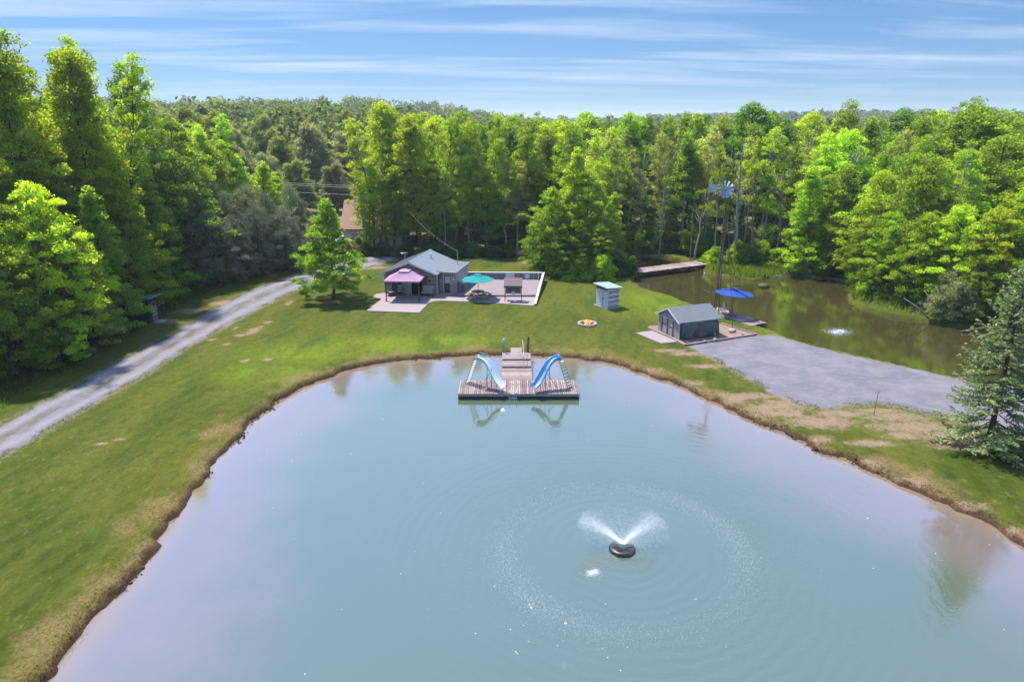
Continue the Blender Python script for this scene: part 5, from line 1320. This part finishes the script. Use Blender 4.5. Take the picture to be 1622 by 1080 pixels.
for px, py, Y, kd in [(285, 295, 80, 'pine1'), (318, 280, 85, 'pine2'), (352, 300, 82, 'pine1'), (385, 285, 88, 'pine2'), (420, 300, 86, 'pine1'), (455, 285, 93, 'pine1'), (400, 320, 82, 'pine2'), (445, 325, 85, 'pine2'), (330, 330, 77, 'pine2'), (476, 312, 92, 'pine1'), (365, 335, 79.5, 'pine1')]:
    T(kd, px, py, Y, 'pine' if py > 290 else 'grey', 'dark grey-brown pine with upswept tips between the drive and the left wood', pg_, 1.15, 'pine_tree')
# far rounded trees on the hill
for i_, (px, py, Y, kd, tn) in enumerate([(505, 190, 158, 'round1', 'grey'), (450, 212, 150, 'round2', 'olive'), (545, 205, 165, 'round2', 'grey'), (400, 178, 185, 'round1', 'olive'), (430, 172, 205, 'round1', 'grey'), (350, 172, 178, 'round2', 'olive'), (330, 160, 195, 'round1', 'grey'), (480, 168, 215, 'round2', 'olive'), (365, 200, 160, 'round1', 'grey'), (550, 172, 220, 'round2', 'olive'), (520, 170, 235, 'round1', 'olive'), (305, 165, 170, 'round2', 'olive'), (420, 240, 140, 'round2', 'grey'), (380, 225, 142, 'round2', 'grey'), (470, 250, 138, 'round2', 'olive'), (530, 255, 140, 'round2', 'grey')]):
    lab = 'big round-headed pale willow with two dark stems below the far hill' if i_ == 0 else 'round-headed grey-green tree on the far hill left of the poplar grove'
    T(kd, px, py, Y, tn, lab, None if i_ == 0 else 'round trees on the far hill', 1.0, 'willow_tree' if i_ == 0 else 'tree')
# poplar grove behind the cabin
gl = 'poplars in the grove behind the cabin'
rp = random.Random(5)
for px, py, Y, kd, tn in [(585, 180, 97, 'poplar3', 'yel'), (603, 152, 99, 'poplar1', 'yel'), (632, 158, 98, 'poplar3', 'yel'), (660, 172, 97, 'poplar1', 'yel'), (690, 178, 99, 'poplar3', 'mid'), (715, 172, 102, 'poplar2', 'mid'), (742, 185, 98, 'poplar1', 'yel'), (770, 215, 97, 'poplar3', 'mid'), (800, 215, 98, 'slender2', 'mid'), (838, 178, 101, 'poplar3', 'mid'), (820, 250, 97, 'slender1', 'pale'), (575, 255, 96, 'poplar3', 'yel'), (615, 260, 95.5, 'poplar1', 'mid'), (700, 262, 96, 'slender2', 'lime'), (735, 240, 97, 'slender1', 'lime'), (650, 200, 104, 'poplar1', 'mid'), (680, 190, 107, 'poplar3', 'mid'), (760, 190, 106, 'poplar1', 'mid'), (790, 188, 108, 'poplar3', 'mid'), (630, 190, 109, 'poplar3', 'yel'), (600, 195, 106, 'poplar1', 'yel'), (860, 195, 104, 'poplar1', 'mid')]:
    T(kd, px, py, Y, tn, 'tall yellow-green poplar in the grove behind the cabin', gl, rp.uniform(.95, 1.15), 'poplar_tree')
for px, py, Y, kd, tn, lab in [(905, 226, 84, 'maple3', 'lime', 'lime-green cone-shaped tree, tallest of the clump right of the cabin lawn'), (878, 290, 83, 'maple1', 'mid', 'leafy green tree at the left of the clump by the bridge'), (935, 262, 85, 'maple1', 'mid', 'leafy tree right behind the lime cone-shaped tree'), (968, 300, 86, 'maple3', 'yel', 'yellow-green young tree left of the wooden bridge'), (915, 345, 80.5, 'maple2', 'deep', 'low dark green tree spreading over the lawn edge left of the bridge'), (950, 350, 81, 'maple1', 'mid', 'low leafy tree hanging over the pond inlet left of the bridge'), (860, 330, 86, 'maple2', 'mid', 'small broad tree at the path gap behind the lawn'), (1000, 250, 96, 'slender2', 'dark', 'dark slender tree rising behind the bridge')]:
    T(kd, px, py, Y, tn, lab, None, 1.0)
# right bank of the rear pond
T('maple3', 1300, 256, 84, 'lime', 'lime-green cone-shaped tree above the far bank of the rear pond', None, 1.15)
for px, py, Y, kd, tn, w_ in [(1400, 262, 78, 'maple1', 'lime', 1), (1445, 235, 80, 'maple2', 'mid', .9), (1490, 240, 76, 'maple1', 'yel', 1), (1540, 228, 78, 'maple2', 'yel', 1), (1590, 205, 76, 'maple1', 'mid', 1.1), (1420, 330, 71, 'maple2', 'lime', .9), (1470, 330, 68, 'maple1', 'yel', 1.0), (1530, 318, 66, 'maple2', 'lime', .95), (1590, 320, 64, 'maple1', 'yel', 1.0), (1640, 300, 64, 'maple2', 'mid', 1.0), (1375, 345, 75, 'maple1', 'mid', 1.0), (1650, 240, 72, 'maple1', 'lime', 1.0), (1690, 300, 62, 'maple2', 'mid', 1.0), (1560, 400, 62.5, 'maple2', 'mid', .9), (1620, 410, 61, 'maple2', 'lime', .9)]:
    T(kd, px, py, Y, tn, 'sunlit broad maple massed on the right bank of the rear pond', 'maples on the right bank of the rear pond', w_, 'maple_tree')
for px, py, Y, kd, tn in [(1510, 145, 92, 'poplar3', 'mid'), (1555, 155, 90, 'maple1', 'mid'), (1350, 150, 100, 'slender1', 'mid'), (1190, 153, 108, 'maple1', 'deep'), (1590, 165, 88, 'maple2', 'mid')]:
    T(kd, px, py, Y, tn, {1510: 'tall green tree highest on the skyline at the right', 1555: 'wide tall tree on the right skyline next to the highest one', 1350: 'thin-topped tree poking above the right skyline', 1190: 'dark round-topped tree standing up on the skyline above the windmill', 1590: 'tall tree on the skyline at the right edge'}[px], None, 1.1)
for px, py, Y in [(-45, 40, 56), (-75, 60, 66)]:
    T('poplar1', px, py, Y, 'yel', 'green tree in the shade of the left wood', 'trees inside the left wood')
# dead trees
for i_, (px, pt, Y, m, lab) in enumerate([(1182, 225, 88, 0, 'bare grey dead tree right of the windmill head'), (1247, 215, 92, 2, 'tall bare dead trunk with upright branches in the right wood'), (1358, 222, 86, 1, 'forked bleached dead tree left of the big maples'), (1108, 300, 90, 1, 'short bare dead tree left of the windmill'), (1140, 200, 100, 2, 'thin pale dead tree behind the windmill head'), (1512, 270, 71, 0, 'white dead branch tip standing out of the right maples'), (1612, 360, 64, 1, 'bare dead stem at the right edge of the wood'), (562, 290, 108, 1, 'bare grey tree beside the far salmon roof'), (1020, 240, 98, 0, 'dark bare dead tree behind the bridge')]):
    x = xt(px, pt, Y); h = top_h(Y, pt) - gz(x, Y)
    o = link('dead_tree', SN[m]); o.location = (x, Y, gz(x, Y)); o.scale = (h / [12, 10, 13][m],) * 3; o.rotation_euler = (0, 0, i_ * 1.7)
    tag(o, lab, 'dead tree')
for i_, (px, pt, Y) in enumerate([(1060, 250, 97), (1085, 215, 100), (1128, 270, 94), (1160, 235, 96), (1205, 260, 93), (1225, 230, 98), (1268, 240, 96), (1285, 205, 101), (1325, 235, 95), (1050, 300, 92), (1340, 280, 88), (1100, 330, 91), (1170, 300, 91)]):
    x = xt(px, pt, Y); h = top_h(Y, pt) - gz(x, Y); m = i_ % 3
    o = link('dead_tree', SN[m]); o.location = (x, Y, gz(x, Y)); o.scale = (.75 * h / [12, 10, 13][m],) * 2 + (h / [12, 10, 13][m],); o.rotation_euler = (0, 0, i_ * 2.3)
    tag(o, 'thin pale bare trunk among the green trees behind the rear pond', 'dead tree', 'bare trunks in the wood behind the rear pond')
# leaning dead stems over the right bank, log and birch by the drive
lw = G(1490, 506); tree('willow', lw[0] + 1.0, lw[1] + .7, 5.0, 'grey', 'grey-green willow with bleached leaning stems over the rear pond', None, 1.0, 'willow_tree')
b_ = MB(); g0 = G(1505, 512)
for dx, dy, hx, hz in [(0, 0, -2.2, 2.8), (.5, .2, -1.6, 3.2), (-.9, .3, -2.9, 2.0), (.9, .4, 1.0, 2.6)]:
    b_.tube([(dx, dy, -.3), (dx + hx * .5, dy + .3, hz * .55), (dx + hx, dy + .5, hz)], [.10, .075, .03], 6)
o = link('dead_wood', b_.mesh('dead_wood', M['snag'], True)); o.location = (g0[0], g0[1] + .8, 0); tag(o, 'clump of bleached dead stems leaning over the rear pond water', 'dead wood')
g0 = G(1548, 520); b_ = MB(); b_.tube([(-1.4, -.2, -.05), (0, 0, .1), (1.6, .2, .22)], [.13, .16, .12], 8); b_.tube([(.2, 0, .1), (.3, -.2, .6)], [.06, .02], 5)
o = link('fallen_log', b_.mesh('fallen_log', M['bark'], True)); o.location = (g0[0], g0[1], -.2); tag(o, 'dark fallen log lying at the right shore of the rear pond', 'log')
g0 = G(70, 585); b_ = MB()
b_.tube([(0, 0, -.2), (.1, 0, 2.2), (.35, .1, 4.2), (.9, .2, 7.2), (1.1, .2, 8.4)], [.12, .1, .085, .05, .015], 7)
for p_, q_ in [((.12, 0, 2.4), (-.5, -.2, 4.6)), ((.1, 0, 2.3), (1.6, -.3, 3.2)), ((.15, 0, 2.8), (1.3, -.5, 4.1)), ((.35, .1, 4.2), (-.3, 0, 5.6)), ((.02, 0, .4), (-.5, -.2, -.2)), ((.3, .1, 3.9), (1.4, -.2, 5.0))]:
    b_.tube([p_, tuple((np.array(p_) + np.array(q_)) / 2 + np.array([0, 0, .15])), q_], [.05, .035, .01], 5)
o = link('birch_trunk', b_.mesh('birch_trunk', M['bark_pale'], True)); o.location = (g0[0], g0[1], gz(*g0)); tag(o, 'forked white birch stem leaning among the bushes left of the drive', 'tree trunk')
o = link('sapling', None); g0 = G(1384, 657); o.location = (g0[0], g0[1], 0); tag(o, 'thin bare sapling planted in the grass by the gravel yard', 'sapling')
b_ = MB(); b_.tube([(0, 0, -.1), (.02, 0, .8), (0.05, 0, 1.75)], [.022, .016, .005], 5)
part(o, 'trunk', M['bark'], b_)
b_ = MB(); rs_ = random.Random(3)
for i_ in range(12):
    z_ = .65 + i_ * .085; a_ = i_ * 2.4
    b_.tube([(.02, 0, z_), (.02 + .22 * math.cos(a_), .22 * math.sin(a_), z_ + .3)], [.008, .003], 4)
part(o, 'twigs', M['bark'], b_)

ORD = ['leftmost', 'second from the left', 'third from the left', 'fourth from the left', 'fifth from the left', 'sixth from the left', 'seventh from the left', 'eighth from the left', 'ninth from the left', 'tenth from the left', 'eleventh from the left', 'twelfth from the left', 'twelfth from the right', 'eleventh from the right', 'tenth from the right', 'ninth from the right', 'eighth from the right', 'seventh from the right', 'sixth from the right', 'fifth from the right', 'fourth from the right', 'third from the right', 'second from the right', 'rightmost']
def by_place(group, text):
    q = sorted([o for o in COL.objects if o.get('group') == group and o.parent is None], key=lambda o: o.location.x / o.location.y)
    n = len(q)
    for i, o in enumerate(q):
        o['label'] = text + ', ' + (ORD[i] if i < (n + 1) // 2 or n < 5 else ORD[len(ORD) - n + i])
by_place(lp, 'very tall yellow-green poplar over the left wood')
by_place(lf, 'bright tree edging the left wood above the drive')
by_place(lb, 'tree deeper in the wood left of the pines')
by_place(pg_, 'dark pine between the drive and the left wood')
by_place('round trees on the far hill', 'round-headed grey-green tree on the far hill')
by_place(gl, 'yellow-green poplar in the grove behind the cabin')
by_place('maples on the right bank of the rear pond', 'sunlit maple on the right bank of the rear pond')
by_place('bare trunks in the wood behind the rear pond', 'thin pale bare trunk behind the rear pond')
# --- the mass of the woods: fill behind the edge trees
rf = random.Random(9)
def fill(n, xr, yr, hr, kinds, tints, label, group, dmin, ok=lambda x, y: True, name='tree'):
    c = 0; tries = 0
    while c < n and tries < n * 40:
        tries += 1
        y = rf.uniform(*yr); x = rf.uniform(*xr)
        if abs(x) > y * .82 + 4 or not ok(x, y): continue
        if min(((x - a) ** 2 + (y - b) ** 2 for a, b in taken), default=99) < dmin ** 2: continue
        taken.append((x, y)); c += 1
        tn_ = rf.choice(tints)
        tree(rf.choice(kinds), x, y, rf.uniform(*hr), tn_, label.replace('green', WORD[tn_]), group, rf.uniform(.9, 1.2), name)
    return c
rear_in = lambda x, y: sdf(REAR, np.array([x]), np.array([y]))[0] > 3.0
mass = ['poplar1', 'poplar2', 'poplar3', 'slender1', 'slender2', 'maple1', 'maple2', 'maple3']
fill(40, (6, 62), (90, 104), (14.5, 18.5), ['slender1', 'slender2', 'slender3', 'slender3', 'maple3'], ['mid', 'pale', 'pale', 'mid', 'lime'], 'slender green tree at the front of the wood behind the rear pond', 'front trees of the wood behind the rear pond', 2.6, lambda x, y: rear_in(x, y) and not (14 < x < 25 and y < 95) and x > 6 + max(0, (96 - y) * .3))
fill(75, (-4, 95), (103, 135), (17.0, 20.5), mass, ['mid', 'mid', 'deep', 'olive', 'lime'], 'tall green tree deep in the wood behind the rear pond', 'trees deep in the wood behind the rear pond', 3.2, lambda x, y: True)
fill(26, (32, 75), (70, 100), (13, 19), ['maple1', 'maple2', 'poplar3', 'slender2'], ['mid', 'lime', 'yel', 'mid'], 'green tree in the wood behind the right bank maples', 'trees behind the right bank maples', 3.2, lambda x, y: rear_in(x, y) and x > 38 + (80 - y) * .35)
fill(14, (-22, 14), (106, 124), (17.5, 20), ['poplar1', 'poplar3', 'maple1'], ['mid', 'yel', 'mid'], 'green tree behind the poplar grove', 'trees behind the poplar grove', 3.2, lambda x, y: x > -16 + (y - 104) * .1)
fill(36, (-95, -38), (50, 125), (12, 18), ['maple1', 'maple2', 'maple3', 'poplar3'], ['mid', 'deep', 'lime', 'mid'], 'green tree in the shade of the left wood', 'trees inside the left wood', 3.4, lambda x, y: x < -40 and (y < 95 or x < -48))
fill(60, (-110, 130), (135, 185), (15.5, 19.5), mass, ['mid', 'olive', 'deep'], 'distant green tree on the skyline behind the woods', 'trees on the skyline', 5.0, lambda x, y: x > -6 or x < -80)

# shrubs and bushes
bk = ['bush1', 'bush2', 'bush3']
def bushes(pts, label, group, tints, hr):
    for (x, y) in pts:
        if x > -38.5 and abs(y - 60.0) < 4.8: continue
        tn_ = rf.choice(tints)
        tree(rf.choice(bk), x, y, rf.uniform(*hr), tn_, label.replace('bush', WORD[tn_] + ' bush', 1).replace('dark dark', 'dark').replace('green deep green', 'deep green').replace('green ' + WORD[tn_], WORD[tn_]).replace('pale ' + WORD[tn_], WORD[tn_]).replace('low dark ', 'low '), group, rf.uniform(.9, 1.3), 'bush', 'bush')
def along(line, n, spread):
    q = resample(line, n)
    return [(a + rf.uniform(-spread, spread) * .8, b + rf.uniform(-spread, spread)) for a, b in q]
bushes(along([(x - 2.2, y) for x, y in WOOD_EDGE[1:]], 40, .8), 'leafy bush at the foot of the left wood beside the drive', 'bushes along the left wood', ['deep', 'mid', 'dark', 'mid'], (1.8, 4.2))
bushes(along([(x - 4.5, y) for x, y in WOOD_EDGE[1:]], 26, 1.2), 'tall leafy bush in the shade of the left wood', 'tall bushes inside the left wood', ['deep', 'mid', 'dark'], (3.5, 6))
bushes([p_ for p_ in along([(-21, 94.6), (-10, 93.8), (0, 93.4)], 20, .6)], 'low dark bush in the hedge row behind the cabin', 'low bushes behind the cabin', ['dark', 'deep'], (1.3, 2.4))
bushes(along([(5, 88), (8, 82), (10.5, 79.5), (13.6, 81.5)], 12, .8), 'leafy bush at the lawn edge left of the bridge', 'bushes left of the bridge', ['mid', 'deep', 'lime'], (2, 4))
bushes(along([(26.5, 90), (33, 86), (40, 80), (41, 70), (46, 64.5), (58, 61)], 40, 1.4), 'green bush on the far bank of the rear pond', 'bushes on the far bank of the rear pond', ['mid', 'lime', 'deep', 'pale'], (1.6, 3.8))
bushes(along([(-27, 91), (-24, 95), (-22.5, 98), (-21, 98.6)], 8, .5), 'pale bush by the drive next to the far salmon roof', 'pale bushes beside the far drive', ['grey', 'olive'], (1.6, 2.6))
bushes(along([(8, 99), (30, 96), (48, 92), (62, 84)], 36, 2.0), 'green bush under the trees behind the rear pond', 'understorey behind the rear pond', ['deep', 'mid', 'olive'], (2.5, 5))

# far woods, one mass out to the horizon
rs = np.random.RandomState(4)
NF = 1900
yy = 180 + (rs.rand(NF) ** 1.7) * 1500; xx = (rs.rand(NF) * 2 - 1) * (yy * .84 + 15)
okf = (yy > 190) | (xx > 0)
xx, yy = xx[okf], yy[okf]; NF = len(xx)
zb = base_h(xx, yy); hh_ = rs.uniform(11.5, 19.5, NF); rr_ = rs.uniform(4.0, 7.5, NF) * (1 + yy / 1600)
per = 150
rep = np.repeat(np.arange(NF), per)
d = rs.randn(len(rep), 3); d /= np.linalg.norm(d, axis=1, keepdims=True); d[:, 2] = np.abs(d[:, 2]) * 1.1 - .25
lob = 1 + .25 * np.sin(d[:, 0] * 5 + rep) * np.cos(d[:, 1] * 6 + rep * 2)
pos = np.stack([xx[rep], yy[rep], zb[rep] + hh_[rep] * .55], -1) + d * lob[:, None] * np.stack([rr_[rep], rr_[rep], hh_[rep] * .45], -1) * rs.uniform(.75, 1.05, (len(rep), 1))
rs2 = np.random.RandomState(8)
V, Q = leaf_quads(pos, 1.15, rs2, .3, .75)
sc_ = np.repeat((1 + yy[rep] / 900), 4)[:, None]
V = np.repeat(pos, 4, 0) + (V - np.repeat(pos, 4, 0)) * sc_
o = link('far_woods', fast_mesh('far_woods', V, Q, M['leaf'], np.clip(.75 * rs.rand(NF)[rep] + .4 * rs.rand(len(rep)), 0, 1)))
o.color = (0.085, 0.12, 0.032, 1); tag(o, 'far woods running to the horizon', None, kind='stuff')
# ------------------------------------------------------------------ uncut grass, weeds and clods (nobody could count them)
def blades(name, P_, hgt, wid, tint, seed, label):
    rs = np.random.RandomState(seed); n = len(P_)
    a = rs.rand(n) * 6.283; h = hgt * rs.uniform(.5, 1.3, n); w_ = wid * rs.uniform(.6, 1.4, n)
    z = base_h(P_[:, 0], P_[:, 1])
    s1 = np.minimum(sdf(POND, P_[:, 0], P_[:, 1]), sdf(REAR, P_[:, 0], P_[:, 1]))
    z = z - np.clip(.3 - s1, 0, .5) * .5
    b = np.stack([P_[:, 0], P_[:, 1], z - .03], -1)
    d = np.stack([np.cos(a), np.sin(a), 0 * a], -1) * w_[:, None]
    ln = np.stack([rs.randn(n), rs.randn(n), 0 * a], -1) * (.35 * h)[:, None]
    V = np.stack([b - d, b + d, b + ln + np.stack([0 * a, 0 * a, h], -1)], 1).reshape(-1, 3)
    me = fast_mesh(name, V, np.arange(3 * n).reshape(n, 3), M['leaf'], rs.rand(n), tri=True)
    o = link(name, me); o.color = (*tint, 1)
    return tag(o, label, None, kind='stuff')
rs = np.random.RandomState(50)
q = resample(WOOD_EDGE, 30000)
pts = q + np.stack([rs.uniform(-2.2, 1.8, len(q)) * (.5 + rs.rand(len(q))), rs.uniform(-.5, .5, len(q))], -1)
blades('verge_grass', pts, .42, .035, (0.085, 0.115, 0.025), 51, 'tall uncut grass between the drive and the left wood')
fb = [(24.3, 84.5), (26.5, 82), (29.5, 81.5), (33, 81), (36.5, 77), (36.5, 71), (39, 66), (44, 61.5), (50, 59), (56, 57)]
q = resample(fb, 26000); rs = np.random.RandomState(52)
pts = q + np.stack([rs.uniform(-1, 4.5, len(q)), rs.uniform(-1.0, 6, len(q))], -1)
pts = pts[sdf(REAR, pts[:, 0], pts[:, 1]) > .1]
blades('bank_grass', pts, .62, .05, (0.115, 0.175, 0.02), 53, 'long bright grass on the far bank of the rear pond')
q = resample(np.vstack([POND, POND[:1]]), 34000); rs = np.random.RandomState(54)
nn = np.abs(rs.randn(len(q))) * .55 + .12
c0 = POND.mean(0); dr = q - c0; dr /= np.linalg.norm(dr, axis=1, keepdims=True)
pts = q + dr * nn[:, None] + rs.randn(len(q), 2) * .12
pts = pts[(pts[:, 1] > 12) & (sdf(POND, pts[:, 0], pts[:, 1]) > .15)]
blades('pond_edge_grass', pts[::2], .10, .02, (0.13, 0.14, 0.035), 55, 'short straggling dry grass along the rim of the main pond')
# clods of earth along the cut bank
b = MB(); rs = random.Random(56); q = resample(np.vstack([POND, POND[:1]]), 2600)
sq = ground_h(q[:, 0], q[:, 1])[3]
for i_, (x, y) in enumerate(q):
    if y < 14 or abs(x) > y * .8 + 6: continue
    if rs.random() < .3 or vnoise(np.array([x]), np.array([y]), 2.2, 57)[0] < .05: continue
    k = rs.gauss(0, .09) - .02 - sq[i_]; v_ = np.array([x, y]) - c0; v_ /= np.linalg.norm(v_)
    b.rock(x + v_[0] * k + rs.gauss(0, .1), y + v_[1] * k, -.33 + max(0, k + sq[i_]) * .8 + rs.uniform(-.03, .05), rs.uniform(.03, .03 + .09 * rs.random()), i_, .6)
M['earth'] = simple('wet_brown_earth', (0.085, 0.052, 0.034), 0.9, 0.5, 3.0, 0.2, 0, 0.01)
tag(link('bank_clods', b.mesh('bank_clods', M['earth'])), 'crumbled dark earth clods along the waterline of the main pond', None, kind='stuff')

# weeds creeping in from the edges of the gravel
rs = np.random.RandomState(60)
q = np.vstack([resample(DRIVE_L[:12], 9000), resample(DRIVE_R[:12], 9000), resample(PAD[-13:], 4000)])
pts = q + rs.randn(len(q), 2) * np.array([.22, .3])
keep = vnoise(pts[:, 0], pts[:, 1], 1.3, 61) > -.25
blades('gravel_edge_weeds', pts[keep], .12, .025, (0.12, 0.15, 0.035), 62, 'short weeds creeping over the edges of the gravel')
# thin summer air
b = MB().box(0, 2600, 29, 5150, 5400, 64)
hz = link('haze', b.mesh('haze')); tag(hz, 'thin summer haze over the land', None, kind='stuff')
hm = bpy.data.materials.new('haze'); hm.use_nodes = True; hn = hm.node_tree.nodes; hn.clear()
ho = hn.new('ShaderNodeOutputMaterial'); hv = hn.new('ShaderNodeVolumePrincipled')
hv.inputs['Color'].default_value = (0.80, 0.88, 1.0, 1); hv.inputs['Density'].default_value = 0.0002; hv.inputs['Anisotropy'].default_value = 0.2
hm.node_tree.links.new(hv.outputs[0], ho.inputs['Volume']); hz.data.materials.append(hm)
